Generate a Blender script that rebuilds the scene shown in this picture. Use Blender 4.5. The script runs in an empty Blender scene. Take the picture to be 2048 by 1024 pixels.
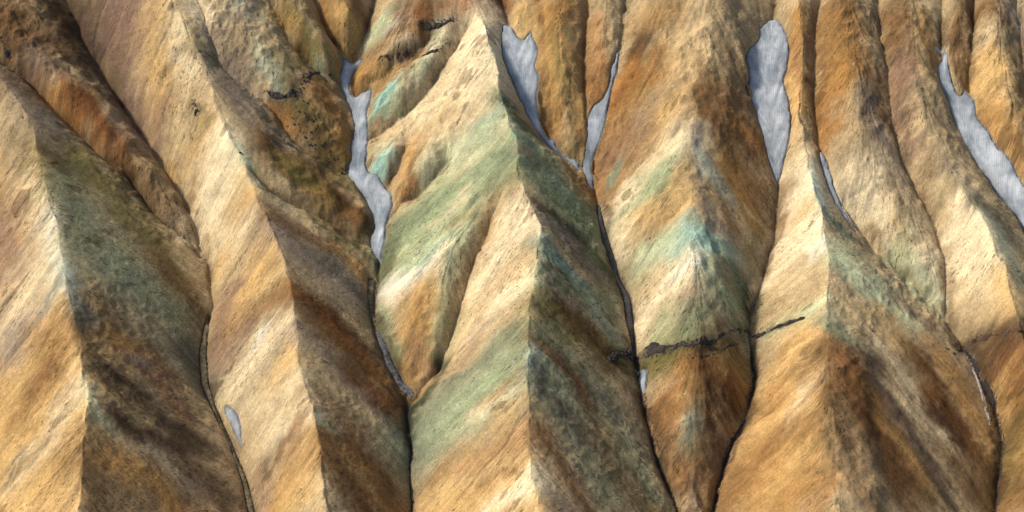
import bpy, bmesh, math, random
import numpy as np

# ---------------------------------------------------------------- camera, sky, sun, exposure
scene = bpy.context.scene
col = scene.collection
PITCH, DIST = math.radians(35), 746.0
cam = bpy.data.objects.new('camera', bpy.data.cameras.new('camera'))
col.objects.link(cam)
cam.location = (0, -DIST * math.cos(PITCH), DIST * math.sin(PITCH))
cam.rotation_euler = (math.pi / 2 - PITCH, 0, 0)
cam.data.angle = math.radians(30)
cam.data.clip_start, cam.data.clip_end = 1.0, 6000.0
scene.camera = cam

SUN_EL, SUN_AZ = math.radians(44), math.radians(-80)       # azimuth from +y (away), negative = left
world = bpy.data.worlds.new('World')
scene.world = world
world.use_nodes = True
wn = world.node_tree
sky = wn.nodes.new('ShaderNodeTexSky')
sky.sky_type = 'NISHITA'
sky.sun_disc = False
sky.sun_elevation = SUN_EL
sky.sun_rotation = SUN_AZ
sky.air_density, sky.dust_density, sky.ozone_density = 1.0, 2.5, 1.0
wn.nodes['Background'].inputs['Strength'].default_value = 0.125
wn.links.new(sky.outputs[0], wn.nodes['Background'].inputs['Color'])
sl = bpy.data.lights.new('sun', 'SUN')
sl.energy, sl.angle, sl.color = 4.0, math.radians(8.0), (1.0, 0.93, 0.83)
sun = bpy.data.objects.new('sun', sl)
col.objects.link(sun)
sun.rotation_euler = (math.pi / 2 - SUN_EL, 0, -SUN_AZ + math.pi)
scene.view_settings.view_transform = 'Standard'
scene.view_settings.look = 'None'
scene.view_settings.exposure = 0.0
scene.view_settings.gamma = 1.0
scene.render.filter_size = 1.1

# ---------------------------------------------------------------- terrain data from image coordinates
# image pixels projected onto the slope, in metres (x to the right, y away from the viewer)
LINES = [
 ('R', 0, 'r1', [(-260.36, 129.53, 28), (-235.67, 94.31, 25), (-220.21, 72.87, 22), (-206.19, 59.35, 20), (-196.83, 49.76, 19), (-187.08, 30.01, 18), (-178.7, 6.76, 19), (-169.18, -21.95, 20), (-161.98, -44.5, 20), (-156.84, -62.34, 20), (-152.5, -81.56, 20), (-152.56, -94.64, 20), (-150.42, -119.94, 20), (-148.23, -145.84, 20)]),
 ('V', 0, '', [(-261.02, 89.7, 6), (-241.15, 39.94, -4), (-229.8, -8.21, -12), (-218.2, -94.34, -14), (-214.4, -121.59, -14)]),
 ('V', 0, '', [(-222.39, 81.98, 18), (-209.89, 76.88, 14), (-199.68, 73.26, 10), (-183.02, 59.16, 5), (-166.91, 47.65, 0), (-156.09, 38.98, -3), (-141.04, 25.5, -8), (-127.85, 18.92, -13), (-124.49, 14.27, -14)]),
 ('R', 1, 's1', [(-230.22, 139.1, 22), (-208.82, 102.29, 20), (-198.13, 84.44, 18), (-186.1, 68.61, 14.5), (-171.26, 58.69, 9), (-154.16, 44.53, 2), (-137.47, 31.54, -6), (-129.22, 23.6, -12)]),
 ('V', 1, '', [(-205.87, 150.64, 12), (-189.36, 115.41, 8), (-181.38, 99.32, 4), (-171.79, 86.06, 0), (-160.1, 71.11, -4.5), (-146.3, 54.11, -9), (-134.55, 37.43, -11), (-127.89, 24.99, -13.5)]),
 ('R', 0, 'r2', [(-166.16, 143.71, 18), (-145.23, 106.66, 16), (-135.49, 91.18, 14), (-125.96, 76.04, 12), (-120.67, 61.24, 10), (-115.53, 48.1, 9), (-108.38, 38.66, 8), (-101.43, 21.63, 8), (-93.38, 6.14, 8), (-84.94, -17.46, 8), (-81.78, -36.12, 8), (-78.59, -55.07, 9), (-72.33, -72.63, 9), (-69.35, -85.93, 9), (-65.17, -111.66, 9), (-60.9, -138.0, 9)]),
 ('V', 0, '', [(-127.87, 24.33, -14), (-119.99, 8.76, -14), (-117.59, -6.44, -14), (-119.1, -22.53, -15), (-118.89, -34.96, -15), (-112.78, -49.15, -15), (-104.0, -63.02, -15), (-98.19, -77.72, -16), (-93.84, -92.83, -16), (-85.97, -120.17, -16)]),
 ('V', 1, '', [(-144.5, 148.33, 14), (-132.43, 111.04, 12), (-126.94, 95.45, 10), (-120.89, 82.29, 6), (-105.46, 71.78, 2), (-98.54, 67.1, -1), (-88.88, 57.26, -5), (-79.11, 51.96, -8), (-68.32, 48.81, -12)]),
 ('R', 1, 's2', [(-138.68, 146.02, 16), (-120.48, 108.85, 14), (-112.21, 95.82, 12), (-103.32, 86.02, 9.5), (-92.54, 74.58, 4), (-81.37, 63.6, -3), (-69.95, 51.76, -9)]),
 ('V', 0, '', [(-120.75, 149.48, 13), (-102.52, 115.41, 8), (-91.62, 96.61, 3), (-82.04, 89.37, -2), (-72.76, 87.1, -7), (-67.99, 85.23, -10)]),
 ('R', 1, 's2b', [(-109.52, 145.44, 16.5), (-91.44, 111.58, 11.5), (-82.4, 96.67, 6.5), (-76.92, 90.47, 1), (-74.69, 90.7, -4)]),
 ('V', 0, '', [(-100.31, 150.64, 12), (-84.77, 117.6, 6), (-77.58, 104.84, 0), (-72.89, 101.35, -7)]),
 ('R', 1, 's2c', [(-79.24, 146.02, 16), (-72.53, 112.13, 11), (-69.75, 102.24, 6), (-68.16, 100.63, -2)]),
 ('V', 0, '', [(-53.4, 155.25, 8), (-59.54, 120.88, 3), (-62.81, 108.25, -2), (-67.57, 100.84, -7), (-68.33, 92.89, -9), (-64.77, 82.56, -11), (-63.31, 64.17, -12), (-62.74, 50.94, -13), (-55.76, 40.28, -14), (-53.17, 26.58, -14), (-52.54, 10.96, -14), (-54.18, -6.44, -14), (-53.25, -19.19, -14), (-46.95, -31.68, -14), (-39.88, -43.11, -15), (-39.55, -53.14, -15), (-38.17, -66.93, -15), (-36.47, -92.83, -16), (-34.67, -120.17, -16)]),
 ('R', 1, 's2e', [(-106.65, 41.45, 7.5), (-93.01, 36.43, 2.5), (-76.91, 30.5, -2.5), (-60.93, 24.65, -9.5)]),
 ('V', 0, '', [(-104.62, 34.21, 5.5), (-92.14, 27.44, 0), (-82.26, 24.9, -4), (-69.43, 22.83, -9), (-57.78, 18.46, -12.5), (-54.43, 18.05, -14)]),
 ('R', 1, 't1', [(-41.78, 146.02, 16), (-38.68, 109.94, 13), (-37.55, 104.28, 10), (-40.51, 95.6, 7.5), (-48.76, 89.32, 4), (-57.57, 86.33, -0.5), (-62.8, 86.77, -5)]),
 ('V', 0, '', [(-34.4, 97.84, 3.5), (-44.54, 91.97, -4.5), (-52.97, 88.41, -9), (-60.12, 86.5, -11)]),
 ('R', 1, 't2', [(-27.96, 95.07, 8), (-39.12, 79.27, 3), (-49.43, 72.72, -2.5), (-56.79, 70.28, -8)]),
 ('V', 0, '', [(-18.65, 99.91, 7), (-25.51, 92.86, 3), (-34.72, 80.02, -2.5), (-43.97, 72.64, -6.5), (-54.27, 67.0, -10.5), (-60.45, 64.89, -12)]),
 ('R', 1, 't3', [(-42.8, 60.22, -2), (-50.14, 52.04, -4), (-55.62, 47.06, -8.5)]),
 ('V', 0, '', [(-43.4, 55.2, -6.5), (-47.76, 48.05, -10), (-50.56, 43.48, -13)]),
 ('R', 1, 't4', [(-31.82, 58.6, 2), (-38.31, 47.46, -1), (-44.13, 40.06, -7)]),
 ('V', 0, '', [(-26.08, 44.65, -0.5), (-36.15, 37.28, -6.5), (-45.3, 34.46, -11.5), (-51.65, 28.84, -14)]),
 ('R', 0, 'r3', [(-31.32, 148.33, 14), (-20.81, 109.94, 13), (-15.93, 104.65, 12), (-12.31, 98.33, 12), (-8.03, 80.93, 12), (-4.87, 62.95, 13), (-0.8, 48.78, 13), (2.19, 39.5, 13), (1.18, 27.12, 14), (6.05, 13.7, 14), (10.82, 0.57, 14), (9.77, -10.17, 14), (7.77, -22.82, 14), (6.77, -31.55, 14.5), (5.78, -42.18, 15), (6.26, -57.01, 16), (6.54, -72.58, 16), (6.08, -91.47, 16), (7.26, -102.52, 16), (10.66, -116.93, 16), (16.82, -142.99, 16)]),
 ('V', 1, '', [(-2.36, 19.7, 10.5), (-7.64, 10.83, 6.5), (-14.42, -1.56, 1), (-20.13, -15.43, -5), (-23.9, -25.77, -10), (-26.64, -35.0, -12.5), (-33.21, -41.91, -14), (-38.42, -47.14, -15)]),
 ('R', 1, 's3a', [(-0.39, 24.03, 13), (-12.52, 11.79, 9), (-23.1, -1.96, 5), (-26.87, -11.21, 1), (-29.65, -20.34, -3), (-33.35, -30.59, -8), (-36.14, -37.47, -12)]),
 ('V', 0, '', [(-7.16, 151.79, 11), (-4.02, 114.32, 9), (-2.53, 106.24, 7), (0.21, 95.22, 5.5), (4.35, 80.49, 3), (9.88, 67.58, -1), (17.61, 57.26, -5), (28.78, 48.95, -9), (32.74, 42.93, -10), (34.88, 31.91, -10), (37.54, 18.85, -10.5), (41.66, 3.86, -11), (45.8, -8.21, -12), (46.19, -20.05, -13), (47.72, -31.68, -14), (49.64, -47.14, -15), (52.74, -64.18, -16), (57.63, -79.63, -16), (62.59, -92.08, -17), (71.91, -119.45, -17)]),
 ('R', 1, 's4a', [(4.54, 148.33, 14), (4.42, 111.04, 12), (4.4, 103.01, 10), (4.19, 98.14, 7)]),
 ('R', 1, 's4', [(17.01, 144.29, 17.5), (18.05, 108.85, 14), (18.81, 84.97, 10.5), (20.69, 66.82, 4.5), (23.68, 56.17, -1.5), (27.76, 51.2, -6.5)]),
 ('V', 0, '', [(34.78, 150.64, 12), (31.94, 114.32, 9), (29.97, 89.7, 6), (30.53, 72.8, 1), (31.56, 60.03, -3), (31.89, 52.64, -7.5)]),
 ('R', 1, 's4b', [(38.95, 145.44, 16.5), (38.05, 109.94, 13), (37.62, 90.98, 9.5), (35.94, 78.42, 5), (34.24, 71.17, -0.5)]),
 ('V', 0, '', [(51.01, 148.91, 13.5), (47.65, 112.13, 11), (46.17, 97.05, 8.5), (44.54, 89.7, 6), (40.02, 72.8, 1), (35.03, 58.64, -4), (32.61, 46.4, -9.5)]),
 ('R', 1, 'r4', [(88.69, 138.52, 22.5), (82.36, 102.29, 20), (79.54, 87.45, 17.5), (76.78, 72.92, 15)]),
 ('R', 1, 'r4', [(76.78, 72.92, 15), (74.96, 60.57, 13), (72.59, 49.78, 12), (70.93, 36.87, 11), (70.97, 19.25, 10.5), (71.26, 6.47, 10), (69.64, -8.66, 10), (70.54, -14.14, 9)]),
 ('R', 1, 'r4', [(70.54, -14.14, 9), (71.86, -19.12, 7.5), (73.05, -27.34, 5), (71.38, -40.3, 1), (67.68, -53.02, -3), (66.73, -66.32, -6), (67.66, -77.79, -11), (68.71, -94.34, -14), (69.81, -121.59, -14)]),
 ('V', 1, '', [(67.66, 48.13, 8.5), (56.41, 43.55, 3), (45.34, 37.83, -3), (35.32, 33.05, -10)]),
 ('R', 1, 'r4', [(71.0, 30.51, 10.5), (61.73, 27.57, 6.5), (52.77, 21.54, 1), (44.77, 13.78, -5)]),
 ('V', 1, '', [(69.56, 16.69, 8.5), (61.1, 12.06, 4), (53.15, 3.16, -3), (46.64, -5.87, -11)]),
 ('V', 0, '', [(115.95, 149.48, 13), (111.08, 113.22, 10), (109.7, 106.24, 7), (105.6, 90.36, 3), (104.97, 71.39, 0), (106.19, 52.93, -3), (106.97, 39.56, -6), (106.16, 27.76, -8), (104.23, 15.24, -9), (97.85, -1.38, -10), (93.11, -13.35, -11), (91.55, -25.1, -12), (93.15, -40.71, -13), (88.3, -55.94, -14), (80.65, -66.93, -15), (76.17, -79.63, -16), (72.68, -92.08, -17), (65.63, -119.45, -17)]),
 ('R', 0, 'r5', [(120.83, 140.25, 21), (120.3, 107.76, 15), (119.93, 79.17, 9), (117.93, 65.3, 6), (117.49, 48.88, 3.5), (119.25, 35.0, 3.5), (121.44, 16.49, 4), (122.05, 2.83, 4.5), (122.16, -10.99, 5.5), (120.08, -24.94, 7), (117.58, -39.03, 9)]),
 ('R', 1, 'r5', [(117.58, -39.03, 9), (116.22, -60.68, 11), (116.53, -80.77, 12), (114.82, -114.67, 13), (113.6, -140.85, 13)]),
 ('V', 1, '', [(136.09, 146.02, 16), (129.69, 111.04, 12), (127.11, 97.58, 8), (124.57, 80.87, 5), (123.96, 66.96, 2), (124.57, 50.97, -1), (127.78, 33.06, -4), (135.0, 22.32, -7), (143.91, 10.82, -9), (158.11, -3.53, -10), (168.41, -15.46, -11), (174.65, -28.4, -13), (182.11, -45.13, -15), (184.43, -62.22, -16), (181.42, -76.95, -17), (177.56, -91.33, -18), (170.11, -118.74, -18)]),
 ('R', 1, 'r6', [(139.41, 140.25, 21), (138.94, 104.48, 18), (138.81, 80.24, 15), (139.45, 63.98, 12), (141.62, 45.42, 7), (147.81, 29.61, 2), (155.26, 15.9, -2.5), (161.9, -0.64, -6), (166.82, -10.85, -9)]),
 ('V', 1, '', [(153.59, 146.02, 16), (153.67, 109.94, 13), (153.93, 85.49, 10), (154.97, 60.53, 6), (156.48, 44.71, 3), (162.45, 31.16, -2), (168.28, 18.68, -5.5), (171.22, 5.52, -8), (170.05, -6.13, -9.5), (169.52, -15.89, -11)]),
 ('R', 1, 'r7', [(168.51, 141.41, 20), (167.36, 105.57, 17), (166.78, 81.29, 14), (167.48, 55.99, 10.5), (171.15, 38.0, 7.5), (179.17, 22.41, 6)]),
 ('R', 0, 'r7', [(179.17, 22.41, 6), (185.3, 10.2, 6), (189.2, -9.31, 6), (192.63, -31.47, 5), (194.7, -54.86, 4), (197.9, -81.18, 3), (198.3, -106.39, 2), (198.41, -133.0, 2)]),
 ('V', 1, '', [(177.22, 24.49, 5), (174.42, 18.01, 0), (172.36, 12.03, -5.5)]),
 ('V', 0, '', [(186.63, 144.87, 17), (181.35, 108.85, 14), (179.4, 94.38, 11), (179.38, 85.12, 8), (180.93, 69.74, 4), (186.54, 54.68, 0), (194.26, 41.09, -4), (204.37, 24.37, -8), (214.12, 2.96, -10), (224.01, -20.92, -12), (230.59, -48.78, -13)]),
 ('R', 1, 's8', [(190.04, 139.68, 21.5), (187.21, 105.57, 17), (186.67, 92.78, 12.5), (185.94, 82.14, 8.5), (185.74, 75.28, 4.5)]),
 ('V', 0, '', [(201.56, 146.02, 16), (194.66, 109.94, 13), (191.97, 95.45, 10), (189.33, 81.25, 7), (187.74, 71.97, 3)]),
 ('R', 1, 'r8', [(202.7, 137.95, 23), (200.18, 103.38, 19), (198.76, 80.24, 15), (199.14, 60.73, 10.5), (202.96, 41.77, 6), (211.84, 23.79, 1), (222.0, 9.73, -3), (235.93, -13.49, -6)]),
 ('V', 1, '', [(10.39, 150.06, 12.5), (12.65, 112.13, 11), (13.82, 101.02, 9.5), (14.94, 86.17, 7), (16.05, 71.27, 2.5), (16.85, 62.9, -3.5)]),
 ('V', 1, '', [(76.9, 143.14, 18.5), (64.13, 107.76, 15), (57.71, 91.35, 11.5), (51.13, 78.28, 7.5), (44.34, 67.65, 2.5)]),
 ('V', 1, '', [(94.17, 142.56, 19.0), (94.45, 107.21, 15.5), (94.82, 88.33, 12), (97.03, 73.92, 7), (98.25, 67.14, 3)]),
 ('V', 1, '', [(213.95, 143.14, 18.5), (211.89, 107.76, 15), (210.76, 83.92, 11.5), (210.66, 59.52, 7)]),
 ('V', 1, '', [(25.02, 82.66, 8), (23.84, 70.25, 3.5), (20.1, 61.91, -2.5)]),
 ('V', 1, '', [(-150.68, 94.38, 11), (-146.88, 74.44, 6.5), (-140.52, 55.67, -1), (-133.61, 40.13, -9)]),
 ('S', 0, '', [(-72.13, 99.61, -6.3), (-68.06, 98.41, -6.6), (-63.47, 100.15, -6.1), (-62.39, 99.41, -6.35), (-65.46, 96.42, -7.1), (-67.41, 92.06, -8.2), (-67.61, 86.68, -9.24), (-66.48, 84.62, -9.64), (-63.33, 84.62, -9.64), (-58.55, 85.85, -9.4), (-59.52, 78.26, -10.39), (-59.92, 67.93, -10.95), (-59.34, 58.95, -11.53), (-60.09, 52.35, -12.03), (-57.89, 48.67, -12.34), (-54.57, 47.38, -12.46), (-51.79, 43.76, -12.8), (-49.03, 40.79, -13.08), (-48.08, 36.76, -13.2), (-49.1, 31.5, -13.2), (-50.09, 25.84, -13.2), (-51.22, 18.66, -13.2), (-51.64, 9.35, -13.2), (-53.1, 10.89, -13.2), (-55.05, 14.65, -13.2), (-57.22, 18.66, -13.2), (-56.94, 21.34, -13.2), (-55.88, 24.71, -13.2), (-56.12, 30.37, -13.2), (-57.99, 36.07, -13.2), (-61.44, 40.57, -13.1), (-64.46, 44.61, -12.72), (-66.86, 48.03, -12.4), (-67.42, 51.26, -12.12), (-65.83, 56.74, -11.7), (-67.11, 62.27, -11.28), (-65.91, 67.47, -10.97), (-65.1, 72.5, -10.7), (-67.7, 78.96, -10.35), (-70.64, 83.8, -9.8), (-72.54, 88.95, -8.8), (-72.12, 94.04, -7.7), (-70.95, 96.42, -7.1), (-72.13, 99.61, -6.3)]),
 ('S', 0, '', [(-3.99, 102.06, 7.35), (-1.26, 103.61, 7.56), (1.26, 99.85, 7.05), (3.13, 95.68, 6.48), (5.01, 94.81, 6.36), (6.49, 99.19, 6.96), (7.96, 99.19, 6.96), (8.57, 95.46, 6.45), (10.84, 91.83, 5.87), (11.02, 88.03, 5.23), (8.72, 84.25, 4.59), (11.19, 81.74, 4.16), (10.74, 76.88, 2.94), (9.89, 72.27, 1.51), (10.91, 69.52, 0.66), (11.5, 65.05, -0.87), (12.5, 60.75, -2.53), (14.74, 57.84, -3.67), (16.59, 59.55, -3.0), (17.99, 55.67, -4.58), (20.63, 53.27, -5.74), (24.71, 51.99, -6.35), (27.75, 50.72, -6.97), (28.32, 47.17, -8.37), (23.67, 50.4, -7.12), (18.59, 53.27, -5.74), (13.5, 56.81, -4.07), (9.84, 60.24, -2.73), (7.8, 63.33, -1.53), (4.32, 69.15, 0.54), (1.24, 75.59, 2.54), (-2.07, 81.74, 4.16), (-4.37, 88.03, 5.23), (-5.02, 95.46, 6.45), (-3.99, 102.06, 7.35)]),
 ('S', 0, '', [(45.18, 91.97, 7.86), (44.65, 86.96, 6.24), (42.36, 77.56, 3.47), (40.11, 68.42, 0.55), (37.27, 59.6, -2.58), (34.3, 52.94, -5.4), (32.6, 48.06, -7.6), (33.09, 42.15, -8.7), (31.8, 38.92, -8.7), (30.09, 44.0, -8.7), (28.51, 47.08, -8.04), (28.34, 49.84, -6.79), (29.81, 52.94, -5.4), (30.51, 59.6, -2.58), (31.01, 65.24, -0.57), (32.91, 68.78, 0.68), (37.07, 71.09, 1.49), (39.64, 75.7, 2.91), (41.25, 83.19, 5.13), (43.45, 88.86, 6.8), (45.18, 91.97, 7.86)]),
 ('S', 0, '', [(104.08, 101.38, 6.8), (107.67, 105.38, 7.8), (111.43, 104.98, 7.7), (114.44, 99.39, 6.3), (116.02, 91.49, 4.3), (114.4, 83.15, 2.8), (112.64, 78.94, 2.13), (114.52, 70.58, 0.8), (114.62, 63.35, -0.37), (113.28, 56.2, -1.53), (111.11, 48.3, -3.06), (108.58, 40.68, -4.77), (106.76, 37.6, -5.4), (105.44, 42.2, -4.43), (103.48, 49.84, -2.71), (102.26, 56.2, -1.53), (100.53, 64.38, -0.2), (98.04, 70.58, 0.8), (96.47, 75.16, 1.53), (97.86, 81.04, 2.47), (97.14, 89.53, 3.8), (100.48, 93.46, 4.8), (103.8, 96.62, 5.6), (104.08, 101.38, 6.8)]),
 ('S', 0, '', [(179.06, 87.6, 9.88), (180.37, 86.12, 9.4), (180.84, 80.41, 7.8), (181.81, 73.69, 6.05), (183.08, 70.06, 5.1), (184.87, 69.49, 4.95), (186.73, 73.5, 6.0), (187.68, 70.83, 5.3), (189.99, 67.41, 4.4), (190.06, 60.43, 2.55), (193.64, 55.75, 1.3), (196.1, 50.25, -0.27), (199.97, 44.82, -1.87), (202.17, 40.86, -3.04), (203.68, 36.58, -4.09), (206.2, 32.48, -5.07), (210.24, 24.54, -6.98), (212.74, 14.38, -8.06), (210.98, 9.29, -8.53), (204.11, 19.29, -7.6), (199.46, 26.38, -6.53), (194.29, 33.78, -4.76), (189.23, 42.66, -2.51), (184.1, 52.07, 0.27), (179.95, 61.37, 2.8), (178.68, 67.03, 4.3), (176.37, 72.73, 5.8), (175.98, 81.38, 8.05), (177.83, 83.32, 8.55), (179.06, 87.6, 9.88)]),
 ('S', 0, '', [(124.15, 48.6, 1.17), (126.07, 44.8, 0.53), (128.18, 38.44, -0.53), (129.36, 30.97, -1.8), (132.13, 25.06, -3.45), (134.96, 20.27, -4.8), (136.87, 14.9, -5.73), (134.99, 16.04, -5.53), (131.88, 21.68, -4.4), (128.06, 29.53, -2.2), (125.4, 36.47, -0.87), (124.1, 42.81, 0.2), (124.15, 48.6, 1.17)]),
 ('S', 0, '', [(-107.95, -51.37, -11.8), (-105.92, -52.96, -11.8), (-103.9, -54.55, -11.8), (-101.83, -58.91, -11.8), (-101.03, -64.01, -11.8), (-101.3, -67.61, -11.94), (-103.79, -62.44, -11.8), (-106.69, -57.13, -11.8), (-108.58, -52.76, -11.8), (-107.95, -51.37, -11.8)]),
 ('S', 0, '', [(49.21, -36.32, -12.4), (51.88, -36.51, -12.41), (51.31, -41.34, -12.72), (50.19, -45.57, -13.0), (48.77, -42.88, -12.82), (48.14, -39.41, -12.6), (49.21, -36.32, -12.4)]),
 ('S', 0, '', [(33.92, 33.56, -9.5), (34.7, 24.61, -9.74), (36.11, 15.77, -10.06), (40.67, 1.99, -10.57), (43.53, -7.17, -11.32), (44.54, -16.76, -12.17), (46.03, -24.52, -12.84), (47.22, -29.36, -13.26), (48.35, -29.07, -13.25), (47.56, -24.24, -12.83), (47.64, -16.36, -12.16), (46.91, -6.88, -10.5), (42.53, 2.79, -10.57), (38.8, 16.68, -10.07), (37.08, 25.15, -9.75), (35.49, 33.44, -9.04), (33.92, 33.56, -9.5)]),
 ('S', 0, '', [(-119.7, -10.81, -13.76), (-121.14, -27.04, -14.5), (-119.26, -39.82, -14.5), (-113.98, -50.4, -14.5), (-106.47, -63.73, -14.5), (-100.99, -76.71, -15.36), (-95.76, -93.52, -15.5), (-93.24, -92.91, -15.5), (-98.49, -75.91, -15.36), (-105.14, -63.11, -14.5), (-112.11, -49.52, -14.5), (-116.03, -39.1, -14.5), (-118.04, -27.2, -14.5), (-118.13, -11.05, -13.76), (-119.7, -10.81, -13.76)]),
 ('S', 0, '', [(-57.12, 3.61, -13.5), (-56.92, -6.95, -13.5), (-54.61, -17.66, -13.5), (-52.77, -17.38, -13.5), (-54.11, -6.82, -13.5), (-53.63, 3.37, -13.5), (-57.12, 3.61, -13.5)]),
 ('S', 0, '', [(-53.74, -18.99, -13.5), (-50.85, -26.95, -13.5), (-47.79, -34.86, -13.64), (-43.51, -41.66, -14.24), (-38.02, -45.47, -14.26), (-36.63, -43.82, -13.97), (-40.95, -39.36, -14.19), (-44.75, -33.22, -13.66), (-48.05, -25.68, -13.5), (-51.99, -18.15, -13.5), (-53.74, -18.99, -13.5)]),
]
HILLS = {
 'r1': 'tall gold ridge with sharp crest and dark brown scar on its shaded flank',
 's1': 'rust streaked rounded spur beside the dark upper gully',
 'r2': 'pale golden ridge beside the dry khaki stream bed',
 's2': 'grey green spur broken by a curved black rock ledge',
 's2b': 'narrow olive spur ending above the forked end of the snow tongue',
 's2c': 'short ochre spur closing the head of the winding snow gully',
 's2e': 'dark brown tongue of scree sloping down to the winding snow',
 't1': 'ochre tongue of ground overhanging the winding snow patch',
 't2': 'spur with teal stained foot on the bank of the winding snow',
 't3': 'small turquoise knob bulging into the winding snow patch',
 't4': 'orange weathered spur just above the winding snow bend',
 'r3': 'large central green and cream ridge with knife edge crest',
 's3a': 'orange mound with pale green cap between two gullies',
 's4a': 'small gold lobe pointing into the top of a snow patch',
 's4': 'long ochre spur between two joining snow gullies',
 's4b': 'bright orange lobe beside the thin snow sliver',
 'r4': 'ochre cone with turquoise stained summit crossed by black rock band',
 'r5': 'cream and gold ridge with slender top beside the tall oval snow patch',
 'r6': 'rounded brown ridge turning pale green at its foot',
 'r7': 'pinkish brown ridge with cream face under the long slanting snow strip',
 's8': 'thin brown finger of ground poking into the slanting snow strip',
 'r8': 'mottled tan slope beyond the long slanting snow strip',
}
MINERAL = {'cream': 'DCC79E', 'sand': 'C9AE80', 'gold': 'C49F66', 'ochre': 'A47A44', 'orange': 'A2713F', 'rust': '7C4E2C', 'umber': '644427', 'brown': '785A3A', 'dkbrown': '3E2C20', 'tan': 'B09870', 'taupe': '8B7A66', 'mauve': '866A56', 'greygreen': '868B6E', 'sage': '98A078', 'green': '788060', 'dkgreen': '3A4630', 'turq': '94BAA6', 'teal': '6A8C7C', 'paleb': 'AEBBA8', 'white': 'E2DCC4', 'grey': '84847F', 'black': '1E1A18', 'purple': '5A4A3C', 'olive': '6E6438', 'slate': '5C5848', 'pgreen': 'B4BC94'}
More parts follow.
